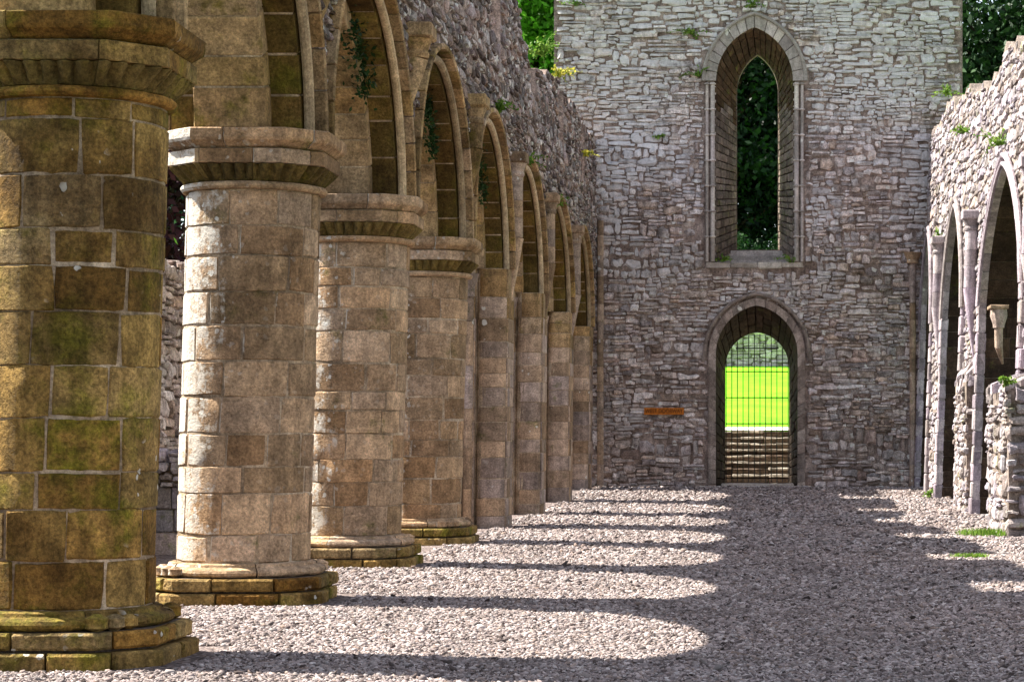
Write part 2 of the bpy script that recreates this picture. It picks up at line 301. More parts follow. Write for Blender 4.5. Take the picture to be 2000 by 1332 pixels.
class MB:
    def __init__(s):
        s.v = []; s.f = []; s.c = []; s.m = []; s.n = 0; s.sm = []
    def add(s, pts, faces, mat=0, rnd=None, smooth=False):
        pts = np.asarray(pts, float)
        if rnd is None: rnd = (random.random(), random.random(), random.random())
        s.v.append(pts)
        faces = [list(np.asarray(q) + s.n) for q in faces]
        s.f.extend(faces); s.m.extend([mat] * len(faces)); s.sm.extend([smooth] * len(faces))
        s.c.append(np.tile(np.array([*rnd, 1.0]), (len(pts), 1)))
        s.n += len(pts)
    def pillow(s, F, u0, u1, v0, v1, w0, w1, nu=4, nv=4, bev=0.012, gap=0.006, jit=0.0, bulge=0.0, nz=0.0, mat=0, rnd=None, smooth=True, gv=None, tilt=0.0, rough=0.0, snap=None):
        gv = gap if gv is None else gv
        us = axis_pts(u0 + gap, u1 - gap, max(3, nu), bev); vs = axis_pts(v0 + gv, v1 - gv, max(3, nv), bev)
        if snap is not None:
            for q in snap:
                if us[1] < q < us[-2]:
                    us[1 + int(np.argmin(np.abs(us[1:-1] - q)))] = q
        nu = len(us) - 1; nv = len(vs) - 1
        U, V = np.meshgrid(us, vs, indexing='ij')
        su = (U - u0) / (u1 - u0); sv = (V - v0) / (v1 - v0)
        if jit:
            j = (rng.random((2, 2, 2)) - 0.5) * 2 * jit
            for a in (0, 1):
                for b in (0, 1):
                    wt = (su if a else 1 - su) * (sv if b else 1 - sv)
                    U = U + wt * j[a, b, 0]; V = V + wt * j[a, b, 1]
        W = np.full(U.shape, w1)
        if bulge: W = W + bulge * (1 - (2 * su - 1) ** 2) * (1 - (2 * sv - 1) ** 2)
        if rough:
            cu, cv = (u0 + u1) / 2, (v0 + v1) / 2
            k = 1 - rough * rng.uniform(0.3, 1.3, U.shape) * (np.abs(2 * su - 1) ** 3 * np.abs(2 * sv - 1) ** 3)
            U = cu + (U - cu) * k; V = cv + (V - cv) * k
            jn = min(u1 - u0, v1 - v0) * rough * 0.28
            U = U + rng.normal(0, jn * 0.6, U.shape); V = V + rng.normal(0, jn, V.shape)
        if tilt: W = W + tilt * (0.5 - sv)
        if nz: W = W + (rng.random(U.shape) - 0.5) * 2 * nz
        W[0, :] -= bev; W[-1, :] -= bev; W[1:-1, 0] -= bev; W[1:-1, -1] -= bev
        A = [(i, 0) for i in range(nu)] + [(nu, j) for j in range(nv)] + [(i, nv) for i in range(nu, 0, -1)] + [(0, j) for j in range(nv, 0, -1)]
        ai = np.array(A)
        uu = np.concatenate([U.ravel(), U[ai[:, 0], ai[:, 1]]]); vv = np.concatenate([V.ravel(), V[ai[:, 0], ai[:, 1]]])
        ww = np.concatenate([W.ravel(), np.full(len(A), w0)])
        pts = F(uu, vv, ww)
        st = nv + 1
        I, J = np.meshgrid(np.arange(nu), np.arange(nv), indexing='ij')
        q = np.stack([I * st + J, (I + 1) * st + J, (I + 1) * st + J + 1, I * st + J + 1], -1).reshape(-1, 4)
        base = (nu + 1) * st; K = len(A); k = np.arange(K)
        top = ai[:, 0] * st + ai[:, 1]
        sk = np.stack([top, base + k, base + (k + 1) % K, np.roll(top, -1)], -1)
        c = q[len(q) // 2]
        nrm = np.cross(pts[c[1]] - pts[c[0]], pts[c[3]] - pts[c[0]])
        out = F(np.array([uu[c[0]]]), np.array([vv[c[0]]]), np.array([w1 + 0.05]))[0] - pts[c[0]]
        if np.dot(nrm, out) < 0:
            q = q[:, ::-1]; sk = sk[:, ::-1]
        s.add(pts, np.concatenate([q, sk]).tolist(), mat, rnd, smooth)
    def box(s, F, u, v, w, n=(1, 1, 1), bev=0.01, nz=0.0, mat=0, rnd=None, smooth=False):
        P, Q = box_template(*n)
        ax = [axis_pts(u[0], u[1], n[0], bev), axis_pts(v[0], v[1], n[1], bev), axis_pts(w[0], w[1], n[2], bev)]
        c = np.stack([ax[k][P[:, k]] for k in range(3)], -1)
        lo = (P == 0); hi = (P == np.array(n)); ext = lo | hi
        multi = ext.sum(1) >= 2
        sh = bev * 0.5
        c = c + np.where(multi[:, None], np.where(lo, sh, 0) - np.where(hi, sh, 0), 0)
        if nz: c = c + (rng.random(c.shape) - 0.5) * 2 * nz
        pts = F(c[:, 0], c[:, 1], c[:, 2])
        q = Q[0]
        nrm = np.cross(pts[q[1]] - pts[q[0]], pts[q[3]] - pts[q[0]])
        if np.dot(nrm, pts[q[0]] - pts.mean(0)) < 0: Q = Q[:, ::-1]
        s.add(pts, Q.tolist(), mat, rnd, smooth)
    def tube(s, path, rad, n=8, mat=0, rnd=None, cap=True, smooth=True):
        path = [Vector(p) for p in path]
        rad = rad if hasattr(rad, '__len__') else [rad] * len(path)
        pts = []; faces = []
        a = None
        for i, p in enumerate(path):
            d = (path[min(i + 1, len(path) - 1)] - path[max(i - 1, 0)]).normalized()
            if a is None: a = Vector((1, 0, 0)) if abs(d.x) < 0.9 else Vector((0, 1, 0))
            a = (a - d * a.dot(d)).normalized(); b = d.cross(a)
            for k in range(n):
                th = 2 * math.pi * k / n
                pts.append(p + (a * math.cos(th) + b * math.sin(th)) * rad[i])
        for i in range(len(path) - 1):
            for k in range(n):
                faces.append([i * n + k, i * n + (k + 1) % n, (i + 1) * n + (k + 1) % n, (i + 1) * n + k])
        if cap:
            faces.append(list(range(n))[::-1]); faces.append([(len(path) - 1) * n + k for k in range(n)])
        s.add(np.array([tuple(p) for p in pts]), faces, mat, rnd, smooth)
    def lathe(s, prof, R, n=64, mat=0, rnd=None, smooth=True, caps=True):
        # prof: list of (r_scale_fn or r, z); R(theta array, item) -> radius, centre at origin
        th = np.linspace(0, 2 * math.pi, n, endpoint=False)
        pts = []
        for it in prof:
            r = R(th, it)
            pts.append(np.stack([r * np.cos(th), r * np.sin(th), np.full(n, it[-1])], -1))
        pts = np.concatenate(pts); faces = []
        for i in range(len(prof) - 1):
            for k in range(n):
                faces.append([i * n + k, i * n + (k + 1) % n, (i + 1) * n + (k + 1) % n, (i + 1) * n + k])
        if caps:
            faces.append(list(range(n))[::-1]); faces.append([(len(prof) - 1) * n + k for k in range(n)])
        s.add(pts, faces, mat, rnd, smooth)
    def plate(s, outer, holes, F, w0, w1, mat=0):
        loops = [outer] + holes
        flat = [p for L in loops for p in L]
        tris = tessellate_polygon([[Vector((p[0], p[1], 0)) for p in L] for L in loops])
        A = np.array(flat, float); n = len(A)
        pts = np.concatenate([F(A[:, 0], A[:, 1], np.full(n, w1)), F(A[:, 0], A[:, 1], np.full(n, w0))])
        faces = [list(t_) for t_ in tris] + [[i + n for i in reversed(t_)] for t_ in tris]
        o = 0
        for L in loops:
            m = len(L)
            for i in range(m):
                a, b = o + i, o + (i + 1) % m
                faces.append([a, b, b + n, a + n])
            o += m
        s.add(pts, faces, mat)
    def build(s, name, mats, parent=None, shear=None, origin=None):
        v = np.concatenate(s.v) if s.v else np.zeros((0, 3))
        if shear is not None:
            v = v.copy(); v[:, 0] += shear[0] * (v[:, 2] - shear[1])
        off = np.array(origin if origin is not None else (parent_loc(parent) if parent is not None else (0, 0, 0)), float)
        v = v - off
        me = bpy.data.meshes.new(name)
        me.from_pydata(v.tolist(), [], s.f)
        for m in mats: me.materials.append(M[m] if isinstance(m, str) else m)
        me.polygons.foreach_set('material_index', np.array(s.m, dtype=np.int32))
        me.polygons.foreach_set('use_smooth', np.array(s.sm, dtype=bool))
        a = me.attributes.new('blk', 'FLOAT_COLOR', 'POINT')
        a.data.foreach_set('color', np.concatenate(s.c).astype(np.float32).ravel())
        me.update()
        if any(s.sm): me.set_sharp_from_angle(angle=math.radians(28))
        o = bpy.data.objects.new(name, me); COL.objects.link(o)
        if parent is not None: o.parent = parent
        else: o.location = off
        return o

def parent_loc(p):
    l = Vector((0, 0, 0))
    while p is not None:
        l = l + p.location; p = p.parent
    return tuple(l)

def tag(o, label=None, cat=None, group=None, kind=None):
    if label: o['label'] = label
    if cat:
        o['category'] = cat
        if not kind: kind = 'thing'
    if group: o['group'] = group
    if kind: o['kind'] = kind
    return o

def empty(name, loc, label, cat, group=None):
    o = bpy.data.objects.new(name, None); o.location = loc; o.empty_display_size = 0.3
    COL.objects.link(o); return tag(o, label, cat, group)

def at(px, py, d):
    return Vector(((px - VPX) / FPX * d, d, EYE - (py - VPY) / FPX * d))

def inpoly(poly, x, y):
    c = False; n = len(poly); j = n - 1
    for i in range(n):
        xi, yi = poly[i]; xj, yj = poly[j]
        if (yi > y) != (yj > y) and x < (xj - xi) * (y - yi) / (yj - yi) + xi: c = not c
        j = i
    return c

def pointed(cx, half, z0, zs, za, n=14, grow=0.0):
    h = za - zs; R = (half * half + h * h) / (2 * half); off = R - half
    half2 = half + grow; R2 = R + grow
    za2 = zs + math.sqrt(max(1e-6, R2 * R2 - off * off)); amax = math.atan2(za2 - zs, off) if off > 0 else math.pi - math.atan2(za2 - zs, -off)
    L = [(cx - half2, z0)] if z0 < zs - 1e-6 else []
    for i in range(n + 1):
        a = amax * i / n
        L.append((cx + off - R2 * math.cos(a), zs + R2 * math.sin(a)))
    Rr = [(2 * cx - x, z) for x, z in reversed(L[:-1])]
    return L + Rr

def lancet(cx, half, z0, zs, za, n=16, grow=0.0):
    w_, h = half + grow, za - zs + grow
    t_ = np.sin(np.linspace(0, 1, n + 1) * math.pi / 2)
    L = [(cx - w_, z0)] + [(cx - w_ * (1 - q), zs + h * max(0.0, 1 - (1 - q) ** 1.5) ** 0.62) for q in t_]
    return L + [(2 * cx - x, z) for x, z in reversed(L[:-1])]

def polycurve(L):
    P = np.array(L, float); d = np.concatenate([[0], np.cumsum(np.hypot(*(P[1:] - P[:-1]).T))])
    def f(s): return np.interp(s, d, P[:, 0]), np.interp(s, d, P[:, 1])
    return f, d[-1]

def rubble(mb, F, box, ok, hr=(0.08, 0.2), lr=(0.15, 0.6), wr=(-0.01, 0.05), mat=0, warp=0.05, big=0.05, w0=-0.06, bulge=(0.0, 0.02), dens=1.0, tilt=(-0.02, 0.05), gv=0.009, gu=0.006, rough=0.32, zone=None):
    u0, u1, v0, v1 = box
    v = v0
    ph = rng.random(4) * 6
    def wv(u, vv): return warp * (math.sin(u * 0.9 + ph[0] + vv * 0.7) + 0.6 * math.sin(u * 2.3 + ph[1] - vv * 1.3))
    while v < v1:
        h = random.uniform(*hr)
        if random.random() < big: h *= 1.6
        if zone: h *= zone(0, v)
        u = u0 - random.random() * 0.3
        while u < u1:
            l = min(lr[1], max(lr[0], random.lognormvariate(math.log((lr[0] * lr[1]) ** 0.5), 0.45)))
            if zone: l *= zone(u, v)
            parts = [(v, v + h)]
            if h > 0.12 and random.random() < (0.5 if zone and zone(u, v) < 1 else 0.35):
                sp = v + h * random.uniform(0.35, 0.65); parts = [(v, sp), (sp, v + h)]
            for a, b in parts:
                a2 = a + wv(u + l / 2, v); b2 = b + wv(u + l / 2, v)
                x0, x1 = u, u + l
                cx, cz = (x0 + x1) / 2, (a2 + b2) / 2
                if not ok(cx, cz): continue
                good = False
                for k in range(4):
                    if all(ok(xx, zz) for xx in (x0, x1) for zz in (a2, b2)): good = True; break
                    if not (ok(x0, a2) and ok(x0, b2)): x0 = x0 + (cx - x0) * 0.35
                    if not (ok(x1, a2) and ok(x1, b2)): x1 = x1 + (cx - x1) * 0.35
                    if not (ok(x0, b2) and ok(x1, b2)): b2 = b2 + (cz - b2) * 0.35
                    if not (ok(x0, a2) and ok(x1, a2)): a2 = a2 + (cz - a2) * 0.35
                if not good or x1 - x0 < 0.05 or b2 - a2 < 0.03: continue
                if random.random() > dens: continue
                mn = min(x1 - x0, b2 - a2)
                mb.pillow(F, x0, x1, a2, b2, w0, random.uniform(*wr), 4, 4, bev=0.16 * mn, gap=gu, gv=min(gv * random.uniform(0.5, 1.6), 0.2 * (b2 - a2)), tilt=random.uniform(*tilt), jit=random.uniform(0.10, 0.26) * mn,
                          bulge=random.uniform(*bulge), nz=0.009, mat=mat, smooth=False, rough=rough)
            u += l
        v += h

def ashlar(mb, F, U, V, hr=(0.22, 0.36), lr=(0.35, 0.7), w0=-0.04, w1=0.0, du=0.09, gap=0.006, bev=0.008, mat=0, wrap=False, var=0.005, nz=0.0015):
    v = V[0]
    while v < V[1] - 1e-4:
        h = random.uniform(*hr)
        if V[1] - (v + h) < hr[0] * 0.6: h = V[1] - v
        u = U[0] + (random.uniform(0, lr[1]) if wrap else 0); uend = u + (U[1] - U[0]) if wrap else U[1]
        first = not wrap
        while u < uend - 1e-4:
            l = random.uniform(*lr)
            if first: l *= random.uniform(0.5, 1); first = False
            if uend - (u + l) < lr[0] * 0.7: l = uend - u
            mb.pillow(F, u, u + l, v, v + h, w0, w1 + random.uniform(-var, var), max(3, int(l / du) + 2), max(3, int(h / 0.12) + 2),
                      bev=bev * random.uniform(0.7, 2.2), gap=gap * random.uniform(0.5, 1.5), nz=nz * random.uniform(0.6, 2.5), mat=mat, jit=0.009, rough=0.035)
            u += l
        v += h

def XYZ(u, v, w): return np.stack([u, v, w], -1)

# ------------------------------------------------------------------ ground
DW = 53.0                                   # distance of the west wall
def gz(y): return 0.17 * min(1, max(0, (y - 42) / 10.0)) ** 1.3
def sheet(name, xs, ys, zf, mat, kind='structure'):
    X, Y = np.meshgrid(xs, ys, indexing='ij')
    Z = np.vectorize(zf)(X, Y)
    pts = np.stack([X.ravel(), Y.ravel(), Z.ravel()], -1); n = len(ys)
    f = [[i * n + j, (i + 1) * n + j, (i + 1) * n + j + 1, i * n + j + 1] for i in range(len(xs) - 1) for j in range(n - 1)]
    mb = MB(); mb.add(pts, f, 0, smooth=True)
    o = mb.build(name, [mat]); return tag(o, kind=kind)
far = [-600, -200, -80, -40, -20, -12, -9.3]
sheet('ground', far + [-5, 0, 5, 9, 12, 20, 40, 80, 200, 600], [-600, -200, -60, -20, -12, 0, 20, 40, 52, 54.4, 60, 80, 120, 200, 600],
      lambda x, y: -0.06 - (0.0 if y < 54 else 0.6), 'meadow')
sheet('gravel_floor', np.linspace(-9, 9, 25), np.linspace(-10, 53.6, 60), lambda x, y: gz(y) + 0.012 * math.sin(x * 1.1 + y * 0.5) * math.sin(y * 0.37), 'gravel')

# ------------------------------------------------------------------ arcade: columns
SPR = 3.85
XC = -4.10
XW = XC - 0.09
def oct_r(th, half, ch):
    # radius of a chamfered square in direction th
    c, s_ = np.abs(np.cos(th)), np.abs(np.sin(th))
    return np.minimum(half / np.maximum(np.maximum(c, s_), 1e-6), (2 * half - ch) / (c + s_))

def octs(half, ch):
    c = math.atan2(half - ch, half)
    return [k * math.pi / 2 + s_ * c for k in range(-1, 10) for s_ in (-1, 1)]

def make_column(dc, mossy, label, detail=True):
    matn = 'ashlar_mossy' if mossy else 'ashlar'
    root = empty('column', (XC, dc, 0), label, 'column', 'round columns of the arcade')
    shear = (0.03, SPR)
    r = 0.548
    KZ = SPR / 3.945
    def T(mb):  # to world
        mb.v = [p * np.array([1, 1, KZ]) + np.array([XC, dc, 0]) for p in mb.v]; return mb
    # plinth : two octagonal courses of blocks
    mb = MB()
    for (z0, z1, half, ch) in ((-0.06, 0.105, 0.74, 0.32), (0.105, 0.225, 0.72, 0.31)):
        F = lambda u, v, w_, half=half, ch=ch: np.stack([(oct_r(u, half, ch) + w_) * np.cos(u), (oct_r(u, half, ch) + w_) * np.sin(u), v], -1)
        th = random.uniform(0, 0.4); end = th + 2 * math.pi
        while th < end - 1e-3:
            l = random.uniform(0.45, 0.95)
            if end - th - l < 0.3: l = end - th
            mb.pillow(F, th, th + l, z0, z1, -0.25, random.uniform(-0.035, 0.01), 18, 5, bev=0.016, gap=0.008, nz=0.004, smooth=False, rough=0.02, snap=octs(half, ch))
            th += l
    mb.lathe([(0.655, -0.05), (0.655, 0.219)], lambda th, it: oct_r(th, it[0] - 0.01, 0.29), 64, mat=2, smooth=False)
    T(mb).build('plinth', ['ashlar_mossy', 'mortar', 'mortar_dark'], root, shear)
    # base moulding
    mb = MB()
    prof = [(0.58, 0.222), (0.645, 0.225), (0.67, 0.243), (0.675, 0.262), (0.665, 0.284), (0.635, 0.30), (0.605, 0.305), (0.60, 0.314), (0.598, 0.326), (0.575, 0.336), (0.54, 0.338)]
    parts = 5; t0 = random.random()
    for k in range(parts):
        a0 = t0 + 2 * math.pi * k / parts + 0.006; a1 = t0 + 2 * math.pi * (k + 1) / parts - 0.006
        th = np.linspace(a0, a1, 18); off = random.uniform(-0.006, 0.008)
        pts = np.concatenate([np.stack([(p[0] + off + rng.normal(0, 0.0025, 18)) * np.cos(th), (p[0] + off) * np.sin(th), np.full(18, p[1]) + rng.normal(0, 0.0015, 18)], -1) for p in prof])
        f = [[i * 18 + j, i * 18 + j + 1, (i + 1) * 18 + j + 1, (i + 1) * 18 + j] for i in range(len(prof) - 1) for j in range(17)]
        mb.add(pts, f, 0, smooth=True)
    T(mb).build('base_moulding', [matn], root, shear)
    # carved corner spurs
    for k in range(4):
        if not mossy and random.random() < 0.45: continue
        a = math.pi / 4 + k * math.pi / 2
        for kk, da in enumerate((-0.17, 0.02, 0.17)):
            pass
        mb = MB()
        for q, (da, sc) in enumerate(((-0.20, 1.0), (-0.04, 0.9), (0.10, 0.8))):
            cx, cy = 0.685 * math.cos(a + da), 0.685 * math.sin(a + da)
            n1, n2 = 14, 9; pts = []; f = []
            for i in range(n2 + 1):
                ph = math.pi * i / n2
                for j in range(n1):
                    t_ = 2 * math.pi * j / n1
                    rr = 1 + 0.16 * math.sin(7 * ph)
                    pts.append((cx + 0.072 * sc * rr * math.sin(ph) * math.cos(t_), cy + 0.072 * sc * rr * math.sin(ph) * math.sin(t_), 0.268 + 0.058 * sc * math.cos(ph)))
            for i in range(n2):
                for j in range(n1): f.append([i * n1 + j, i * n1 + (j + 1) % n1, (i + 1) * n1 + (j + 1) % n1, (i + 1) * n1 + j])
            mb.add(np.array(pts), f, 0, smooth=True)
        T(mb).build('carved_spur', [matn], root, shear)
    # shaft
    mb = MB()
    F = lambda u, v, w_: np.stack([(r + w_) * np.cos(u / r), (r + w_) * np.sin(u / r), v], -1)
    ashlar(mb, F, (0, 2 * math.pi * r), (0.335, 3.445), hr=(0.19, 0.345), lr=(0.28, 0.62), gap=0.006, bev=0.006, wrap=True, var=0.005, du=0.07)
    mb.lathe([(r - 0.009, 0.33), (r - 0.009, 3.45)], lambda th, it: np.full_like(th, it[0]), 80, mat=1)
    T(mb).build('shaft', [matn, 'mortar'], root, shear)
    # capital: neck ring, pleated scallops, plain face
    mb = MB()
    def rc(th, z):
        th = np.asarray(th); z = np.asarray(z)
        o_ = oct_r(th, 0.64, 0.29)
        t_ = np.clip((z - 3.515) / (3.65 - 3.515), 0, 1)
        rr = 0.565 * (1 - t_) + o_ * t_
        ple = 0.07 * (np.abs(np.sin(th * 19)) - 0.75) * np.sin(np.pi * np.clip(t_ * 0.72 + 0.02, 0, 1)) ** 0.8
        return rr + np.where(t_ < 1, ple, 0)
    Fc = lambda u, v, w_: np.stack([(rc(u, v) + w_) * np.cos(u), (rc(u, v) + w_) * np.sin(u), v], -1)
    th = random.random(); end = th + 2 * math.pi
    while th < end - 1e-3:
        l = random.uniform(0.6, 1.15)
        if end - th - l < 0.4: l = end - th
        rn = (random.random(), random.random(), random.random())
        mb.pillow(Fc, th, th + l, 3.512, 3.65, -0.2, random.uniform(-0.004, 0.004), int(l * 72), 6, bev=0.004, gap=0.003, nz=0.002, rnd=rn, smooth=False, mat=2, snap=octs(0.64, 0.29))
        mb.pillow(Fc, th, th + l, 3.650, 3.775, -0.2, random.uniform(-0.004, 0.004), int(l * 16), 4, bev=0.006, gap=0.003, nz=0.0025, rnd=rn, smooth=False, snap=octs(0.64, 0.29))
        th += l
    mb.lathe([(0.0, 3.45), (0.0, 3.77)], lambda th, it: np.full_like(th, 0.54), 48, mat=1)
    T(mb).build('capital', [matn, 'mortar', 'scallop_dark'], root, shear)
    mb = MB()
    mb.lathe([(0.548, 3.446), (0.582, 3.452), (0.598, 3.472), (0.598, 3.49), (0.585, 3.508), (0.56, 3.513)],
             lambda th, it: np.full_like(th, it[0]) + 0.004 * np.sin(9 * th + it[1] * 40), 72, smooth=True)
    T(mb).build('necking', [matn], root, shear)
    mb = MB()
    def ra(th, z):
        t_ = np.clip((np.asarray(z) - 3.778) / (3.845 - 3.778), 0, 1)
        return oct_r(np.asarray(th), 0.615 + 0.07 * t_ ** 1.3, 0.29)
    Fa = lambda u, v, w_: np.stack([(ra(u, v) + w_) * np.cos(u), (ra(u, v) + w_) * np.sin(u), v], -1)
    th = random.random(); end = th + 2 * math.pi
    while th < end - 1e-3:
        l = random.uniform(0.7, 1.5)
        if end - th - l < 0.5: l = end - th
        mb.pillow(Fa, th, th + l, 3.778, 3.945, -0.3, random.uniform(-0.006, 0.006), int(l * 16), 8, bev=0.01, gap=0.004, nz=0.003, smooth=False, snap=octs(0.65, 0.29))
        th += l
    mb.lathe([(0.0, 3.775), (0.0, 3.94)], lambda th, it: oct_r(th, 0.60, 0.28), 48, mat=1, smooth=False)
    T(mb).build('abacus', [matn, 'mortar'], root, shear)
    return root

COLS = [8.9, 13.9, 18.9, 23.9, 28.9]
PIERS = [34.1, 39.8, 45.9, 51.75]
SUP = COLS + PIERS
make_column(COLS[0], True, 'mossy round column beyond the left edge of the view')
make_column(COLS[1], True, 'nearest round stone column, darkest and mossiest, carved leaf at its foot')
make_column(COLS[2], False, 'second nearest round column, sunlit down its left edge, lichen spots, broken plinth')
make_column(COLS[3], False, 'third round column between the lichened one and the most distant round one')
make_column(COLS[4], False, 'most distant round column, worn capital, just before the first shafted pier')

# ------------------------------------------------------------------ arcade: compound piers
def pier_plan():
    pts = []
    # camera side from centre to nave corner
    q = [(0.0, -0.575), (0.165, -0.575), (0.165, -0.42)]
    for i in range(9):
        a = math.pi * i / 8
        q.append((0.405 - 0.215 * math.cos(a), -0.41 - 0.10 * math.sin(a)))
    q += [(0.645, -0.38), (0.645, 0.0)]
    right = q + [(x, -y) for x, y in reversed(q[1:-1])]
    right = right + [(0.0, 0.575)]
    left = [(-x, y) for x, y in reversed(right[1:-1])]
    return right + left
PLAN = pier_plan()
def make_pier(dc, label, zt=SPR):
    root = empty('pier', (XW, dc, 0), label, 'pier', 'shafted piers of the arcade')
    mb = MB()
    L = PLAN + [PLAN[0]]
    P = np.array(L); seg = P[1:] - P[:-1]; ln = np.hypot(seg[:, 0], seg[:, 1]); cum = np.concatenate([[0], np.cumsum(ln)])
    nrm = np.stack([seg[:, 1], -seg[:, 0]], -1) / np.maximum(ln, 1e-6)[:, None]
    z0 = gz(dc) - 0.05
    def F(u, v, w_):
        x = np.interp(u, cum, P[:, 0]); y = np.interp(u, cum, P[:, 1])
        i = np.clip(np.searchsorted(cum, u, side='right') - 1, 0, len(nrm) - 1)
        return np.stack([XW + x + nrm[i, 0] * w_, dc + y + nrm[i, 1] * w_, v], -1)
    mb.plate(PLAN, [], lambda u, v, w_: np.stack([XW + u * 0.985, dc + v * 0.985, w_], -1), z0, zt, mat=1)
    # corners at which blocks always end
    half = len(PLAN) // 2
    ci = [0, 1, 2, 3, 11, 12, 14, 15, 23, 24, 25, 26]
    brk = sorted(set([cum[i] for i in ci] + [cum[-1] - cum[i] for i in ci]))
    v = z0
    while v < zt - 1e-3:
        h = random.uniform(0.2, 0.36)
        if zt - v - h < 0.15: h = zt - v
        for a, b in zip(brk[:-1], brk[1:]):
            if b - a < 0.03: continue
            if b - a > 0.7 and random.random() < 0.6:
                m_ = a + (b - a) * random.uniform(0.35, 0.65); pr = [(a, m_), (m_, b)]
            else: pr = [(a, b)]
            for (p, q) in pr:
                mb.pillow(F, p, q, v, v + h, -0.05, random.uniform(-0.004, 0.006), max(3, int((q - p) / 0.05)), 4, bev=0.008, gap=0.005, nz=0.002, smooth=True, mat=2 if v + h * 0.5 + random.uniform(-0.25, 0.25) > 3.15 else 0)
        v += h
    mb.build('pier_core', ['pier', 'mortar', 'arch'], root, (0.011, SPR))
    for sx in (-1, 1):
        for sy in (-1, 1):
            mb = MB()
            x, y = XW + sx * 0.085, dc + sy * 0.635
            zz = z0; 
            while zz < 3.42:
                h = random.uniform(0.5, 0.95); z1 = min(zz + h, 3.42)
                mb.tube([(x, y, zz + 0.004), (x, y, z1 - 0.004)], 0.068, 14)
                zz = z1
            mb.tube([(x, y, 3.42), (x, y, 3.46), (x, y, 3.56), (x, y, 3.66), (x, y, 3.76)], [0.085, 0.085, 0.085, 0.125, 0.14], 14, mat=0)
            mb.tube([(x, y, z0), (x, y, z0 + 0.12), (x, y, z0 + 0.16)], [0.11, 0.11, 0.07], 14)
            mb.build('shaft', ['pier'], root, (0.011, SPR))
    return root
make_pier(PIERS[0], 'nearest shafted pier, right behind the last round column')
make_pier(PIERS[1], 'second shafted pier from the last round column')
make_pier(PIERS[2], 'third shafted pier, greyer, one before the far wall')
make_pier(PIERS[3], 'half pier built against the far gable wall, patched with white lichen')

# ------------------------------------------------------------------ arcade wall with arches
XF = -3.55                                   # nave face of the arcade wall
XB = 2 * XW - XF
aw = empty('arcade_wall', (XW, 30, SPR), 'long ruined wall carried on the row of round columns and arches', 'wall')
RISE = 1.60
def ell(c, r, b, n=40):
    return [(c - r * math.cos(math.pi * i / n), SPR + b * math.sin(math.pi * i / n)) for i in range(n + 1)]
bays = [((a + b) / 2, (b - a) / 2 - 0.57) for a, b in zip(SUP[:-1], SUP[1:])]
wins = [12, 17, 22, 27, 32, 37.4, 43.2, 49.0]
bot = [(SUP[0] - 0.25, SPR)]
for c, r0 in bays:
    bot += ell(c, r0 + 0.42, RISE + 0.40)
bot += [(DW + 0.3, SPR)]
def top_z(d):
    base = np.interp(d, [5, 20, 30, 35.3, 35.6, 38.5, 40.5, 43, 46, 49, 53.3], [8.2, 8.2, 8.0, 8.1, 7.65, 7.62, 7.85, 8.0, 8.15, 8.2, 8.25])
    return base + 0.10 * math.sin(d * 5.1) * math.sin(d * 1.7) + 0.05 * math.sin(d * 13)
topl = []
d = DW + 0.3
ww = sorted(wins, reverse=True)
edges = []
for wd in ww: edges.append((wd + 0.7, wd - 0.6))
d = DW + 0.3
for hi, lo in edges + [(None, SUP[0] - 0.25)]:
    stop = hi if hi is not None else lo
    while d > stop + 1e-6:
        topl.append((d, top_z(d))); d -= 0.45
    topl.append((stop, top_z(stop)))
    if hi is not None:
        zs = 7.03 + random.uniform(-0.03, 0.03)
        topl += [(hi, zs), (lo, zs)]; d = lo
OUT = bot + topl
# drop consecutive duplicates
o2 = [OUT[0]]
for p in OUT[1:]:
    if abs(p[0] - o2[-1][0]) + abs(p[1] - o2[-1][1]) > 1e-4: o2.append(p)
OUT = o2
Farc = lambda u, v, w_: np.stack([XF + w_, u, v], -1)
mb = MB()
mb.plate(OUT, [], Farc, XB - XF, -0.02, mat=1)
inn = lambda u, v: inpoly(OUT, u, v)
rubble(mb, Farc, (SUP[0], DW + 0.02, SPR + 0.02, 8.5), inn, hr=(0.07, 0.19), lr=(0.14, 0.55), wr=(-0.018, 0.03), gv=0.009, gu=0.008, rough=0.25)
# far jambs of the window gaps show stone too
for wd in wins:
    Fj = lambda u, v, w_, wd=wd: np.stack([u, wd + 0.7 - w_, v], -1)
    rubble(mb, Fj, (XB + 0.05, XF - 0.03, 7.05, top_z(wd + 0.6) - 0.05), lambda u, v: XB + 0.03 < u < XF - 0.02 and v < top_z(wd + 0.6), hr=(0.1, 0.2), lr=(0.2, 0.5), wr=(0.0, 0.03))
mb.build('masonry', ['rubble_arcade', 'mortar_wall'], aw)

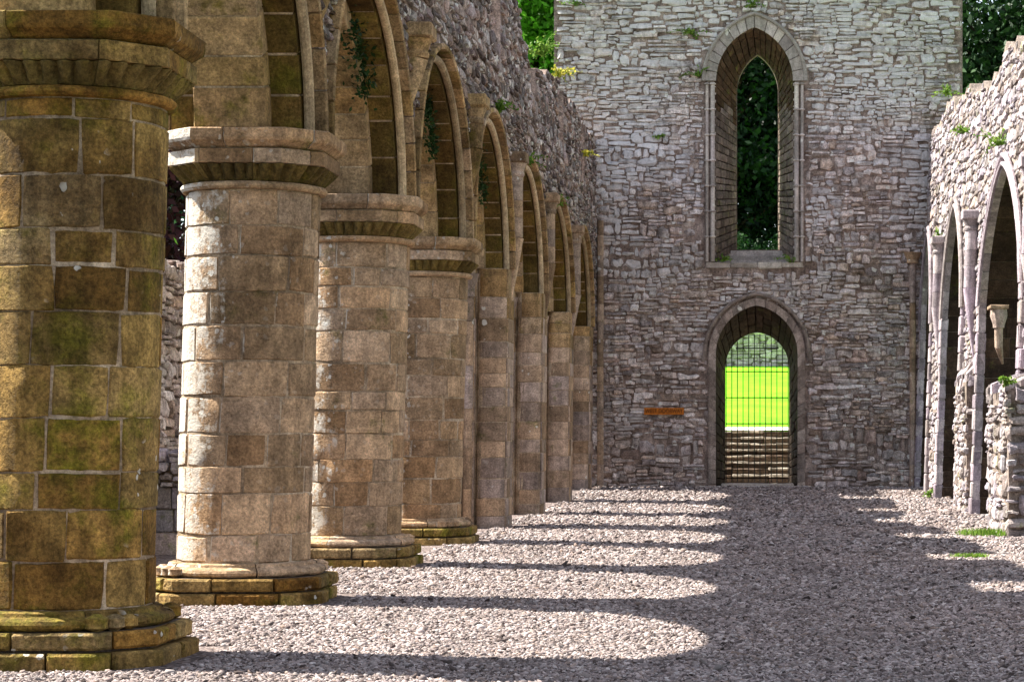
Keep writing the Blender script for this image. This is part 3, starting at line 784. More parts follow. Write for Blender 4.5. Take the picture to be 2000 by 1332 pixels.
def arch_blocks(mb, c, ra, rb, ba, bb, x0, x1, nblk, nz=0.003, mat=0, nw=3):
    # voussoirs between two half ellipses, through depth x0..x1
    t_ = [0.0]
    for i in range(nblk): t_.append(t_[-1] + random.uniform(0.75, 1.25))
    t_ = np.array(t_) / t_[-1] * math.pi
    def F(u, v, w_):
        r = ra + (rb - ra) * v; b = ba + (bb - ba) * v
        return np.stack([w_, c - r * np.cos(u), SPR + b * np.sin(u)], -1)
    for a, b in zip(t_[:-1], t_[1:]):
        g = 0.006 / (ra + 0.1)
        P, Q = box_template(4, 2, nw)
        n = (4, 2, nw)
        ax = [axis_pts(a + g, b - g, 4, 0.012 / ra), np.array([0, 0.5, 1.0]), axis_pts(x0, x1, nw, 0.015)]
        cc = np.stack([ax[k][P[:, k]] for k in range(3)], -1)
        lo = (P == 0); hi = (P == np.array(n)); multi = (lo | hi).sum(1) >= 2
        sh = np.array([0.004 / ra, 0.006 / (rb - ra), 0.010])
        cc = cc + np.where(multi[:, None], np.where(lo, sh, 0) - np.where(hi, sh, 0), 0)
        cc[:, 1] += random.uniform(-0.02, 0.02) * 0.2
        cc = cc + (rng.random(cc.shape) - 0.5) * np.array([0.002, 0.03, 0.006])
        pts = F(cc[:, 0], cc[:, 1], cc[:, 2])
        q = Q[0]; nr = np.cross(pts[q[1]] - pts[q[0]], pts[q[3]] - pts[q[0]])
        QQ = Q[:, ::-1] if np.dot(nr, pts[q[0]] - pts.mean(0)) < 0 else Q
        mb.add(pts, QQ.tolist(), mat)

for bi, (c, r0) in enumerate(bays):
    nb = int(5.6 * r0) + 6
    ar = MB()
    mort = MB()
    # mortar core slightly inside the blocks
    for (ra, rb, ba, bb, x0, x1) in ((r0 + 0.012, r0 + 0.41, RISE + 0.012, RISE + 0.39, XW - 0.28, XW + 0.28),
                                      (r0 + 0.232, r0 + 0.43, RISE + 0.222, RISE + 0.41, XW - 0.52, XW + 0.52)):
        L1 = ell(c, ra, ba, 48); L2 = ell(c, rb, bb, 48)
        ar.plate(L1 + L2[::-1], [], lambda u, v, w_: np.stack([w_, u, v], -1), x0, x1, mat=1)
    arch_blocks(ar, c, r0, r0 + 0.24, RISE, RISE + 0.23, XW - 0.30, XW + 0.30, nb)
    o = ar.build('arch', ['arch', 'mortar'], aw)
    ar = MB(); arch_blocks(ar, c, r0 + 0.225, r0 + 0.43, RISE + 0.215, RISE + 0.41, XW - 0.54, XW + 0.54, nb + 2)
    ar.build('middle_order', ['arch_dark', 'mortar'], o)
    for sx in (-1, 1):
        ar = MB()
        arch_blocks(ar, c, r0 + 0.40, r0 + 0.465, RISE + 0.38, RISE + 0.445, *(sorted((XW + sx * 0.56, XW + sx * (0.72)))), nb + 4)
        ar.build('outer_order', ['arch'], o)
        ar = MB()
        cv = ell(c, r0 + 0.29, RISE + 0.275, 44)
        ar.tube([(XW + sx * 0.59, p[0], p[1]) for p in cv], 0.045, 10)
        ar.build('roll_moulding', ['arch_light'], o)

# corbelled wall shafts between the arches
def wall_shaft(parent, x, y, ztop, ztip, sgn, mats, r=0.13, shear=None, ringmat=None):
    # sgn : direction (+1/-1) in x that points away from the wall
    mb = MB()
    zc = ztop - 0.36
    zs = zc; tail = max(0.5, (zc - ztip) * (0.5 if zc - ztip > 0.8 else 1.0))
    mid = ztip + tail
    prof = [(zs, r)]
    z = zs
    while z - mid > 0.35:
        z2 = z - random.uniform(0.25, 0.42)
        if z2 < mid: z2 = mid
        mb.tube([(x, y, z - 0.003), (x, y, z2 + 0.003)], [r, r], 14)
        z = z2
    n = 7
    pth = []; rad = []
    for i in range(n + 1):
        t_ = i / n
        pth.append((x - sgn * r * 0.9 * t_, y, z + (ztip - z) * t_)); rad.append(r * (1 - t_) ** 0.8 + 0.012)
    mb.tube(pth, rad, 14)
    o = mb.build('wall_shaft', [mats], parent, shear)
    mb = MB()
    mb.tube([(x, y, zc), (x, y, zc + 0.04), (x, y, zc + 0.08), (x, y, zc + 0.2)], [r + 0.015, r + 0.025, r + 0.01, r + 0.06], 16)
    Fb = lambda u, v, w_: np.stack([u, v, w_], -1)
    hx = r + 0.07
    mb.box(Fb, (min(x - hx, x + hx), max(x - hx, x + hx)), (y - hx - 0.03, y + hx + 0.03), (zc + 0.2, ztop), (4, 4, 3), bev=0.02, nz=0.006)
    mb.build('capital', [mats], o, shear)
    return o
for i, s_ in enumerate(SUP[:-1]):
    tip = 4.72 if s_ < 25 else (4.2 if s_ < 31 else 3.2)
    wall_shaft(aw, XF + 0.05, s_, 5.70 - (0.08 if s_ > 31 else 0), tip, 1, 'arch' if s_ < 31 else 'pier', r=0.12)

# ------------------------------------------------------------------ west wall
ww_ = empty('gable_wall', (0, DW, 0), 'tall rubble end wall with a pointed window above a pointed doorway', 'wall')
FW = lambda u, v, w_: np.stack([u, DW - w_, v], -1)
DOORL = pointed(0.215, 0.957, 0.0, 3.28, 4.42)
WINL = pointed(0.165, 0.90, 5.42, 9.66, 10.92)
def grow(L, cx, half, z0, zs, za, g): return pointed(cx, half, z0, zs, za, grow=g)
door_out = pointed(0.215, 0.957, 0.0, 3.28, 4.42, grow=0.17)
win_out = pointed(0.165, 0.90, 5.42, 9.66, 10.92, grow=0.27)
mb = MB()
outer = [(-4.53, -0.2), (5.03, -0.2), (5.03, 12.6), (-4.53, 12.6)]
dh = pointed(0.215, 0.957, -0.1, 3.28, 4.42, grow=0.04)
wh = pointed(0.165, 0.90, 5.40, 9.66, 10.92, grow=0.04)
mb.plate(outer, [dh, wh], FW, -1.15, -0.02, mat=1)
okw = lambda u, v: -4.50 < u < 5.0 and -0.1 < v < 12.5 and not inpoly(door_out, u, v) and not inpoly(win_out, u, v) and not (abs(u - 0.165) < 1.2 and 5.2 < v < 5.45)
rubble(mb, FW, (-4.5, 5.0, 0.0, 12.5), okw, hr=(0.075, 0.23), lr=(0.12, 0.56), wr=(-0.018, 0.03), warp=0.13, bulge=(0.0, 0.03), tilt=(-0.01, 0.05), gv=0.006, rough=0.42, dens=0.988,
       zone=lambda u, v: (1.35 if v > 9.8 and abs(u - 0.2) > 1.8 else 0.95) * (1 + 0.3 * math.sin(1.1 * u + 0.9 * v) * math.sin(1.7 * v - 0.6 * u + 1)))
# side returns of the gable above the arcade
for sx, xx in ((-1, -4.53), (1, 5.03)):
    Fs = lambda u, v, w_, xx=xx, sx=sx: np.stack([xx + sx * w_, u, v], -1)
    rubble(mb, Fs, (DW + 0.02, DW + 1.1, 6.5, 12.5), lambda u, v: DW + 0.01 < u < DW + 1.12 and v < 12.5, hr=(0.1, 0.22), lr=(0.25, 0.6), wr=(-0.02, 0.0))
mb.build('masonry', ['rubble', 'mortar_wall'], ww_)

def ring(mb, curve_in, curve_out, F, w0, w1, n, mat=0, nz=0.004):
    fi, li = polycurve(curve_in); fo, lo = polycurve(curve_out)
    t_ = [0.0]
    for i in range(n): t_.append(t_[-1] + random.uniform(0.8, 1.2))
    t_ = np.array(t_) / t_[-1]
    def G(u, v, w_):
        a = fi(u * li); b = fo(u * lo)
        return F(a[0] + (b[0] - a[0]) * v, a[1] + (b[1] - a[1]) * v, w_)
    for a, b in zip(t_[:-1], t_[1:]):
        g = 0.005 / li
        mb.box(G, (a + g, b - g), (0.0, 1.0), (w0, w1 + random.uniform(-0.004, 0.004)), (5, 1, 1), bev=0.006 / li, nz=0.0, mat=mat)

# ---- doorway
mb = MB()
ring(mb, DOORL, door_out, FW, -0.3, 0.035, 34)
dw = mb.build('doorway', ['door_stone'], ww_)
mb = MB()
hood = pointed(0.215, 0.957, 3.28, 3.28, 4.42, grow=0.26); hood = [(hood[0][0] - 0.05, 3.10)] + hood + [(hood[-1][0] + 0.05, 3.10)]
mb.tube([(p[0], DW - 0.05, p[1]) for p in hood], 0.045, 8)
mb.build('hood_mould', ['door_stone'], dw)
REAR = pointed(0.23, 0.76, 0.0, 3.0, 3.84)
def reveal(mb, c0, c1, y0, y1, nblk, ncol, mat=0):
    f0, l0 = polycurve(c0); f1, l1 = polycurve(c1)
    def G(u, v, w_):
        a = f0(u * l0); b = f1(u * l1)
        x = a[0] + (b[0] - a[0]) * v; z = a[1] + (b[1] - a[1]) * v
        e = 1e-3
        a2 = f0((u + e) * l0); tx = a2[0] - a[0]; tz = a2[1] - a[1]; q = np.maximum(np.hypot(tx, tz), 1e-9)
        return np.stack([x + w_ * tz / q, y0 + (y1 - y0) * v, z - w_ * tx / q], -1)
    t_ = [0.0]
    for i in range(nblk): t_.append(t_[-1] + random.uniform(0.8, 1.2))
    t_ = np.array(t_) / t_[-1]
    for a, b in zip(t_[:-1], t_[1:]):
        n_ = random.choice([ncol, ncol + 1, ncol - 1 if ncol > 2 else ncol]); vs = [0.0]
        for _ in range(n_): vs.append(vs[-1] + random.uniform(0.5, 1.5))
        vs = [q / vs[-1] for q in vs]
        for p, q in zip(vs[:-1], vs[1:]):
            mb.pillow(G, a, b, p, q, -0.06, random.uniform(-0.012, 0.006), 4, 4, bev=0.006, gap=0.0012, gv=0.006, nz=0.006, mat=mat, smooth=False, rough=0.12)
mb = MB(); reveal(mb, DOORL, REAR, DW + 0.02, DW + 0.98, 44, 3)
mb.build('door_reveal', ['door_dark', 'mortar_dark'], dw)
mb = MB()
rear_big = pointed(0.215, 0.957, -0.15, 3.28, 4.42, grow=0.2)
mb.plate(rear_big, [pointed(0.23, 0.76, -0.1, 3.0, 3.84)], FW, -1.2, -0.99, mat=0)
mb.build('rear_arch', ['door_dark'], dw)
mb = MB()
mb.box(FW, (-0.62, 1.08), (-0.02, 0.255), (-0.45, -0.15), (6, 3, 3), bev=0.02, nz=0.008)
mb.box(FW, (-1.1, 1.5), (-0.02, 0.20), (-0.16, 0.12), (6, 3, 3), bev=0.02, nz=0.008)
mb.build('threshold', ['dressed'], dw)

# ---- window
mb = MB()
arcin = pointed(0.165, 0.90, 9.66, 9.66, 10.92); arcout = pointed(0.165, 0.90, 9.66, 9.66, 10.92, grow=0.27)
ring(mb, arcin, arcout, FW, -0.3, 0.035, 15)
for sx in (-1, 1):                      # jamb stones behind the shafts
    F = lambda u, v, w_, sx=sx: FW(0.165 + sx * u, v, w_)
    z = 5.42
    while z < 9.66:
        h = random.uniform(0.22, 0.4); z1 = min(9.66, z + h)
        mb.box(F, (0.90, 1.17 + random.uniform(0, 0.12)), (z + 0.004, z1 - 0.004), (-0.35, -0.03 + random.uniform(-0.005, 0.005)), (2, 2, 2), bev=0.008)
        z = z1
wn = mb.build('window', ['dressed'], ww_)
mb = MB()
hood = pointed(0.165, 0.90, 9.66, 9.66, 10.92, grow=0.30)
mb.tube([(p[0], DW - 0.06, p[1]) for p in hood], 0.042, 8)
mb.build('hood_mould', ['dressed'], wn)
for sx in (-1, 1):
    for k, (dx, r_) in enumerate(((0.98, 0.05), (1.11, 0.035))):
        mb = MB(); x = 0.165 + sx * dx; y = DW - 0.05
        z = 5.43
        for q in range(7):
            z1 = z + 0.595
            mb.tube([(x, y, z + 0.01), (x, y, z1 - 0.03)], r_, 10)
            mb.tube([(x, y, z1 - 0.035), (x, y, z1 - 0.02), (x, y, z1 + 0.005), (x, y, z1 + 0.02)], [r_, r_ + 0.028, r_ + 0.028, r_], 10)
            z = z1
        mb.build('jamb_shaft', ['dressed'], wn)
WREAR = pointed(0.24, 0.49, 5.80, 9.55, 10.45)
wl = [(0.165 - 0.90, 5.42)] + WINL[1:]
mb = MB(); reveal(mb, WINL, WREAR, DW + 0.02, DW + 1.0, 64, 5)
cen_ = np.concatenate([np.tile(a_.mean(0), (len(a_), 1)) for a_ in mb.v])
mb.m = [2 if cen_[f_[0]][2] > 8.9 + 0.3 * math.sin(cen_[f_[0]][0] * 9) else m_ for f_, m_ in zip(mb.f, mb.m)]  # upper blocks take the darker colour as painted soffit shade
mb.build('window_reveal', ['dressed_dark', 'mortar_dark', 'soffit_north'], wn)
mb = MB()
mb.plate(pointed(0.165, 0.90, 5.40, 9.66, 10.92, grow=0.15), [WREAR], FW, -1.2, -1.0)
mb.build('rear_lancet', ['dressed_dark'], wn)
mb = MB()
for x0_, x1_ in ((-0.98, -0.40), (-0.40, 0.25), (0.25, 0.8), (0.8, 1.31)):
    mb.box(FW, (x0_ + 0.005, x1_ - 0.005), (5.30 + random.uniform(-.03, .02), 5.43), (-0.3, 0.03 + random.uniform(-.01, .02)), (4, 3, 3), bev=0.02, nz=0.012)
for k in range(3):
    mb.box(FW, (-0.72 + 0.1 * k, 1.05 - 0.08 * k), (5.40, 5.50 + 0.13 * k), (-0.95, -0.28 - 0.22 * k), (6, 3, 3), bev=0.02, nz=0.01)
mb.build('sill', ['dressed'], wn)
# corner respond shafts of the gable
for (xx, z0, z1) in ((3.86, 0.12, 5.4), (-3.44, 0.12, 6.4)):
    mb = MB(); z = z0
    while z < z1:
        h = random.uniform(0.4, 0.7); zz = min(z1, z + h)
        mb.tube([(xx, DW - 0.03, z + 0.004), (xx, DW - 0.03, zz - 0.004)], 0.075, 14); z = zz
    if xx > 0: mb.tube([(xx, DW - 0.05, z1), (xx, DW - 0.05, z1 + 0.08), (xx, DW - 0.05, z1 + 0.25)], [0.15, 0.13, 0.22], 14)
    mb.build('corner_shaft', ['pier'], ww_)

# ------------------------------------------------------------------ gate
gt = empty('iron_gate', (0.23, DW + 1.06, 0.25), 'black iron bar gate filling the pointed doorway', 'gate')
yb = DW + 1.08
for i in range(12):
    x = 0.23 - 0.74 + i * 1.48 / 11
    dz = 3.0 + math.sqrt(max(0, 1 - ((x - 0.23) / 0.76) ** 2)) * 0.80
    mb = MB(); mb.tube([(x, yb, 0.27), (x, yb, dz)], 0.011, 8); mb.build('bar', ['iron'], gt)
for z in (0.36, 0.95, 1.66, 2.28, 2.90, 3.46):
    hw = 0.74 if z < 3.0 else 0.52
    mb = MB(); mb.box(XYZ, (0.23 - hw, 0.23 + hw), (yb - 0.016, yb - 0.006), (z - 0.018, z + 0.018)); mb.build('rail', ['iron'], gt)

# ------------------------------------------------------------------ sign
sg = empty('sign', (-1.95, DW - 0.07, 1.95), 'small orange wooden name sign reading WEST DOORWAY on the end wall', 'sign')
mb = MB(); mb.box(XYZ, (-2.42, -1.48), (DW - 0.10, DW - 0.06), (1.86, 2.03), (4, 1, 3), bev=0.01); mb.build('board', ['sign'], sg)
cu = bpy.data.curves.new('lettering', 'FONT'); cu.body = 'WEST DOORWAY'; cu.size = 0.135; cu.align_x = 'CENTER'; cu.align_y = 'CENTER'; cu.extrude = 0.004
to = bpy.data.objects.new('lettering_tmp', cu); COL.objects.link(to)
dg = bpy.context.evaluated_depsgraph_get(); dg.update()
lm = bpy.data.meshes.new_from_object(to.evaluated_get(dg)); bpy.data.objects.remove(to)
wd_ = max(v.co.x for v in lm.vertices) - min(v.co.x for v in lm.vertices)
for v_ in lm.vertices: v_.co.x *= 0.88 / wd_
lm.materials.clear(); lm.materials.append(M['letters'])
lo_ = bpy.data.objects.new('lettering', lm); COL.objects.link(lo_); lo_.parent = sg
lo_.location = (0.0, -0.036, -0.005); lo_.rotation_euler = (math.radians(90), 0, 0)

# ------------------------------------------------------------------ north wall (right, sunlit)
def XN(v): return 3.95 + 0.035 * v
FN = lambda u, v, w_: np.stack([XN(v) - w_, u, v], -1)
nw_ = empty('side_wall', (4.0, 42, 0), 'sunlit pale rubble wall with pointed arches along the right side', 'wall')
NA = [(28.2, 2.6, 3.63, 5.6), (36.4, 2.95, 3.63, 5.66), (44.9, 2.1, 3.8, 5.86), (51.45, 1.4, 3.85, 5.88), (20.0, 2.8, 3.7, 5.6), (12.0, 2.6, 3.7, 5.6)]
nouts = [lancet(c, h, -0.05, zs, za, grow=0.03) for c, h, zs, za in NA]
nring = [lancet(c, h, -0.05, zs, za, grow=0.13) for c, h, zs, za in NA]
def ntop(d):
    b = np.interp(d, [5, 20, 30, 34.5, 37.2, 37.5, 38.4, 41, 42.6, 43.0, 45, 46.4, 47.0, 49, 50.2, 50.6, 53.5], [7.6, 7.5, 7.3, 7.4, 7.75, 7.65, 7.45, 7.65, 7.75, 8.05, 8.05, 8.1, 8.4, 8.4, 8.2, 8.35, 8.3])
    return b + 0.08 * math.sin(d * 7.3) + 0.05 * math.sin(d * 17)
nout = [(8.5, -0.1)]
for (c, h, zs, za), L in sorted(zip(NA, nouts)):
    nout += [(L[0][0], -0.1)] + L[1:-1] + [(L[-1][0], -0.1)] 
nout += [(DW, -0.1)]
dd = DW
while dd > 8.5:
    nout.append((dd, ntop(dd))); dd -= 0.3
nout.append((8.5, ntop(8.5)))
mb = MB()
mb.plate(nout, [], FN, -1.15, -0.02, mat=1)
okn = lambda u, v: inpoly(nout, u, v) and not any(inpoly(L, u, v) for L in nring)
rubble(mb, FN, (26, DW, 0.0, 8.6), okn, hr=(0.10, 0.27), lr=(0.18, 0.62), wr=(-0.018, 0.03), big=0.1, bulge=(0.0, 0.012), gv=0.008, gu=0.007, rough=0.22)
rubble(mb, FN, (9, 26, 0.0, 8.6), okn, hr=(0.2, 0.34), lr=(0.3, 0.8), wr=(-0.01, 0.06))
mb.build('masonry', ['rubble_north', 'mortar_north'], nw_)
for k, (c, h, zs, za) in enumerate(NA):
    inn_ = lancet(c, h, gz(c) - 0.05, zs, za); out_ = lancet(c, h, gz(c) - 0.05, zs, za, grow=0.11)
    mb = MB(); ring(mb, inn_, out_, FN, -0.07, 0.05, 40)
    a_ = mb.build('arch', ['dressed_north'], nw_)
    for sg_ in (-1, 1):
        mb = MB()
        z = gz(c) - 0.03
        while z < zs:
            hq = random.uniform(0.24, 0.42); z1 = min(zs, z + hq); wq = random.choice((0.24, 0.34, 0.46))
            u0_ = c + sg_ * h; u1_ = c + sg_ * (h + wq)
            mb.box(FN, (min(u0_, u1_), max(u0_, u1_)), (z + 0.004, z1 - 0.004), (-0.09, 0.075 + random.uniform(-.008, .008)), (4, 3, 3), bev=0.022, nz=0.005)
            z = z1
        mb.build('quoin', ['dressed_north'], a_)
    mb = MB()
    f0, l0 = polycurve(inn_)
    def G(u, v, w_, f0=f0, l0=l0):
        p = f0(u * l0); q = f0((u + 1e-3) * l0); tx = q[0] - p[0]; tz = q[1] - p[1]; L_ = np.maximum(np.hypot(tx, tz), 1e-9)
        y = p[0] + w_ * tz / L_; z = p[1] - w_ * tx / L_
        return np.stack([XN(z) + 0.05 + v, y, z], -1)
    ts = np.linspace(0, 1, 44)
    for p, q in zip(ts[:-1], ts[1:]):
        s1 = random.uniform(0.35, 0.65)
        for (e, g_) in ((0, s1), (s1, 1.07)):
            mb.pillow(G, p, q, e, g_, -0.08, random.uniform(-0.02, 0.0), 4, 3, bev=0.006, gap=0.0003, gv=0.004, nz=0.004, smooth=False)
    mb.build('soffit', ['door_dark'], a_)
    mb = MB()
    hl = lancet(c, h, zs - 0.01, zs, za, grow=0.07)
    mb.tube([(XN(p[1]) - 0.06, p[0], p[1]) for p in hl], 0.04, 8)
    mb.build('roll_moulding', ['dressed_north'], a_)
    mb = MB()
    hl = lancet(c, h, zs - 0.01, zs, za, grow=0.21)
    mb.tube([(XN(p[1]) - 0.06, p[0], p[1]) for p in hl], 0.045, 8)
    mb.build('hood_mould', ['dressed_north'], a_)
for (y, zt, tip) in ((32.0, 5.3, 2.7), (40.6, 5.40, 2.75), (47.6, 5.55, 2.65), (24.3, 5.3, 2.7)):
    wall_shaft(nw_, XN(4.2) - 0.10, y, zt, tip, -1, 'dressed_north', r=0.12, shear=(0.035, 4.2))
# broken corbel inside the nearer arch
mb = MB()
cxx, cyy = XN(3.5) + 0.24, 38.9
mb.tube([(cxx + 0.1, cyy + 0.3, 2.62), (cxx, cyy, 2.9), (cxx, cyy, 3.22)], [0.02, 0.07, 0.075], 12)
mb.tube([(cxx, cyy, 3.22), (cxx, cyy, 3.26), (cxx, cyy, 3.3), (cxx, cyy, 3.42), (cxx, cyy, 3.54)], [0.10, 0.10, 0.11, 0.15, 0.14], 12)
mb.box(XYZ, (cxx - 0.16, cxx + 0.16), (cyy - 0.16, cyy + 0.5), (3.54, 3.61), (4, 4, 3), bev=0.015, nz=0.006)
mb.build('corbel', ['pier'], nw_)

# broken masonry footings at the piers of the side wall
def stump(x0, x1, y0, y1, zt, slope, label):
    mb = MB(); g = gz((y0 + y1) / 2)
    o_ = [(x0, y0), (x1, y0), (x1, y1), (x0, y1)]
    hgt = lambda x, y: zt - slope * max(0, (x1 - x)) / max(0.1, x1 - x0)
    Fx = lambda u, v, w_: np.stack([x0 - w_, u, v], -1)
    Fy = lambda u, v, w_: np.stack([u, y0 - w_, v], -1)
    Ft = lambda u, v, w_: np.stack([u, v, (zt - slope * (x1 - u) / (x1 - x0)) + w_], -1)
    pts = np.array([(x0 + .03, y0 + .03, g - .05), (x1, y0 + .03, g - .05), (x1, y1 - .03, g - .05), (x0 + .03, y1 - .03, g - .05),
                    (x0 + .03, y0 + .03, zt - slope - .03), (x1, y0 + .03, zt - .03), (x1, y1 - .03, zt - .03), (x0 + .03, y1 - .03, zt - slope - .03)])
    mb.add(pts, [[0, 3, 2, 1], [4, 5, 6, 7], [0, 1, 5, 4], [1, 2, 6, 5], [2, 3, 7, 6], [3, 0, 4, 7]], 1)
    rubble(mb, Fx, (y0, y1, g - 0.02, zt), lambda u, v: y0 - .02 < u < y1 + .02 and v < zt - slope + 0.22 * math.sin(u * 3.1) + random.uniform(-.2, .1), hr=(0.1, 0.24), lr=(0.15, 0.5), wr=(-0.03, 0.03), bulge=(0.0, 0.015), rough=0.22)
    rubble(mb, Fy, (x0, x1, g - 0.02, zt), lambda u, v: x0 - .02 < u < x1 + .02 and v < hgt(u, 0) + random.uniform(-.1, .12), hr=(0.14, 0.3), lr=(0.2, 0.5), wr=(-0.02, 0.05), bulge=(0.01, 0.04))
    rubble(mb, Ft, (x0, x1, y0, y1), lambda u, v: x0 - .05 < u < x1 + .02 and y0 < v < y1, hr=(0.14, 0.3), lr=(0.15, 0.4), wr=(-0.05, 0.12), bulge=(0.01, 0.06))
    o = mb.build('masonry_footing', ['rubble_north', 'mortar_north'], origin=((x0 + x1) / 2, (y0 + y1) / 2, g))
    return tag(o, label, 'masonry', 'broken footings of the side wall')
stump(3.50, 4.05, 30.6, 33.2, 2.15, 0.12, 'tallest broken rubble footing at the right edge, grass at its foot')
stump(3.84, 4.08, 40.0, 42.2, 2.6, 0.25, 'broken rubble footing below the middle wall shaft on the right wall')

# ------------------------------------------------------------------ south aisle: boundary wall and stub
mb = MB()
FS = lambda u, v, w_: np.stack([-8.0 + w_, u, v], -1)
mb.box(XYZ, (-8.7, -8.03), (6, 53), (-0.1, 3.75), mat=1)
rubble(mb, FS, (20, 44, 0, 3.85), lambda u, v: 20 < u < 44 and v < 3.85 and v > -.05, hr=(0.1, 0.24), lr=(0.2, 0.6), wr=(-0.01, 0.05))
Fs2 = lambda u, v, w_: np.stack([u, v, 3.75 + w_], -1)
rubble(mb, Fs2, (-8.7, -8.0, 20, 44), lambda u, v: -8.72 < u < -7.98 and 20 < v < 44, hr=(0.2, 0.3), lr=(0.2, 0.5), wr=(0.0, 0.1))
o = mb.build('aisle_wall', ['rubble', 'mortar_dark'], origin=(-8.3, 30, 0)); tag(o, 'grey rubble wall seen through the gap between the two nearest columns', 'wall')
mb = MB()
mb.box(XYZ, (-7.9, -5.75), (26.05, 27.2), (-0.1, 1.12), mat=1)
Fy = lambda u, v, w_: np.stack([u, 26.0 - w_, v], -1)
ashlar(mb, Fy, (-7.9, -5.7), (-0.05, 0.78), hr=(0.2, 0.3), lr=(0.3, 0.6))
rubble(mb, Fy, (-7.9, -5.7, 0.78, 1.2), lambda u, v: -7.9 < u < -5.7 and v < 1.22, hr=(0.1, 0.16), lr=(0.15, 0.4), wr=(0.0, 0.08))
Ft = lambda u, v, w_: np.stack([u, v, 1.12 + w_], -1)
rubble(mb, Ft, (-7.9, -5.7, 26, 27.2), lambda u, v: -7.95 < u < -5.7 and 25.95 < v < 27.2, hr=(0.2, 0.3), lr=(0.2, 0.4), wr=(0.02, 0.1))
o = mb.build('low_wall', ['rubble_north', 'mortar'], origin=(-6.8, 26.6, 0)); tag(o, 'low broken cross wall, sunlit on top, glimpsed between the two nearest columns', 'wall')

# ------------------------------------------------------------------ beyond the doorway
st = MB()
nst = 8
for k in range(nst):
    z1 = 0.30 + 0.152 * (k + 1) - 0.02
    y0 = DW + 1.9 + 0.36 * k
    x = -2.0
    while x < 2.4:
        l = random.uniform(0.5, 1.0); x1 = min(2.5, x + l)
        st.box(XYZ, (x + 0.004, x1 - 0.004), (y0 + 0.03, y0 + 0.42), (z1 - 0.3, z1 - 0.045), (4, 3, 3), bev=0.015, nz=0.006)
        st.box(XYZ, (x + 0.004, x1 - 0.004), (y0, y0 + 0.42), (z1 - 0.043 - random.uniform(0, 0.012), z1 + random.uniform(-0.022, 0.008)), (6, 3, 3), bev=0.014, nz=0.012, mat=1 if random.random() < 0.85 else 0)
        x = x1
o = st.build('stone_steps', ['step', 'nosing'], origin=(0.2, DW + 1.9, 0.2)); tag(o, 'flight of worn stone steps rising outside the doorway', 'steps')
ytop = DW + 1.9 + 0.36 * nst
ztop_ = 0.30 + 0.152 * nst - 0.02
sheet('outer_landing', [-3, 0, 3.5], [DW + 1.0, DW + 1.5, DW + 2.1], lambda x, y: 0.22, 'path')
def lawn_z(x, y):
    if abs(x - 0.25) < 2.15 and y < ytop + 0.02: return -0.4
    if y < ytop: return 0.1 + (ztop_ - 0.1) * max(0, (y - DW - 1.3)) / (ytop - DW - 1.3)
    return float(np.interp(y, [ytop, 66, 90, 130, 300], [ztop_, 1.62, 4.15, 5.5, 9]))
xs_ = [-300, -80, -40, -20, -10, -5, -2.6, -1.91, -1.9, 0, 2.39, 2.4, 3, 6, 12, 20, 40, 80, 300]
sheet('lawn', xs_, [DW + 1.3, DW + 3, ytop, ytop + 0.03, 60, 66, 72, 80, 90, 130, 200, 300], lawn_z, 'grass')
sheet('path', [-25, -10, -2, 0.2, 3, 10, 25], [ytop + 0.05, 60, 65.4], lambda x, y: lawn_z(x, y) + 0.02, 'path')
mb = MB()
FB = lambda u, v, w_: np.stack([u, 90 - w_, v], -1)
mb.box(XYZ, (-30, 30), (90.03, 90.7), (3.5, 7.0), mat=1)
rubble(mb, FB, (-6, 6, 4.0, 7.1), lambda u, v: -6 < u < 6 and 4.0 < v < 7.1, hr=(0.12, 0.3), lr=(0.25, 0.8), wr=(0.0, 0.05))
o = mb.build('garden_wall', ['garden_stone', 'mortar_north'], origin=(0, 90.3, 4.1)); tag(o, 'grey stone wall beyond the bright lawn, seen through the gate', 'wall')

# ------------------------------------------------------------------ trees and plants
def leaves(mb, cen, nrm_spread, n, size, mat=0, rnd_base=0.5):
    # n leaf quads gaussian round cen
    c = np.asarray(cen)
    p = c + rng.normal(0, 1, (n, 3)) * nrm_spread
    leaf_quads(mb, p, size, mat)
def leaf_quads(mb, p, size, mat=0, shade=None):
    n = len(p)
    a = rng.normal(0, 1, (n, 3)); a /= np.linalg.norm(a, axis=1)[:, None]
    b = rng.normal(0, 1, (n, 3)); b -= a * (a * b).sum(1)[:, None]; b /= np.linalg.norm(b, axis=1)[:, None]
    L = size * rng.uniform(0.6, 1.4, n)[:, None]; Wd = L * rng.uniform(0.4, 0.65, n)[:, None]
    v = np.stack([p - a * L * 0.5, p + b * Wd * 0.5, p + a * L * 0.5, p - b * Wd * 0.5], 1).reshape(-1, 3)
    f = np.arange(4 * n).reshape(n, 4)
    mb.v.append(v); mb.f.extend((f + mb.n).tolist()); mb.m.extend([mat] * n); mb.sm.extend([False] * n)
    rr = np.repeat(rng.random((n, 3)), 4, 0); mb.c.append(np.concatenate([rr, np.ones((4 * n, 1))], 1)); mb.n += 4 * n
def gzz(x, y): return lawn_z(x, y) if y > DW + 1.3 else -0.06
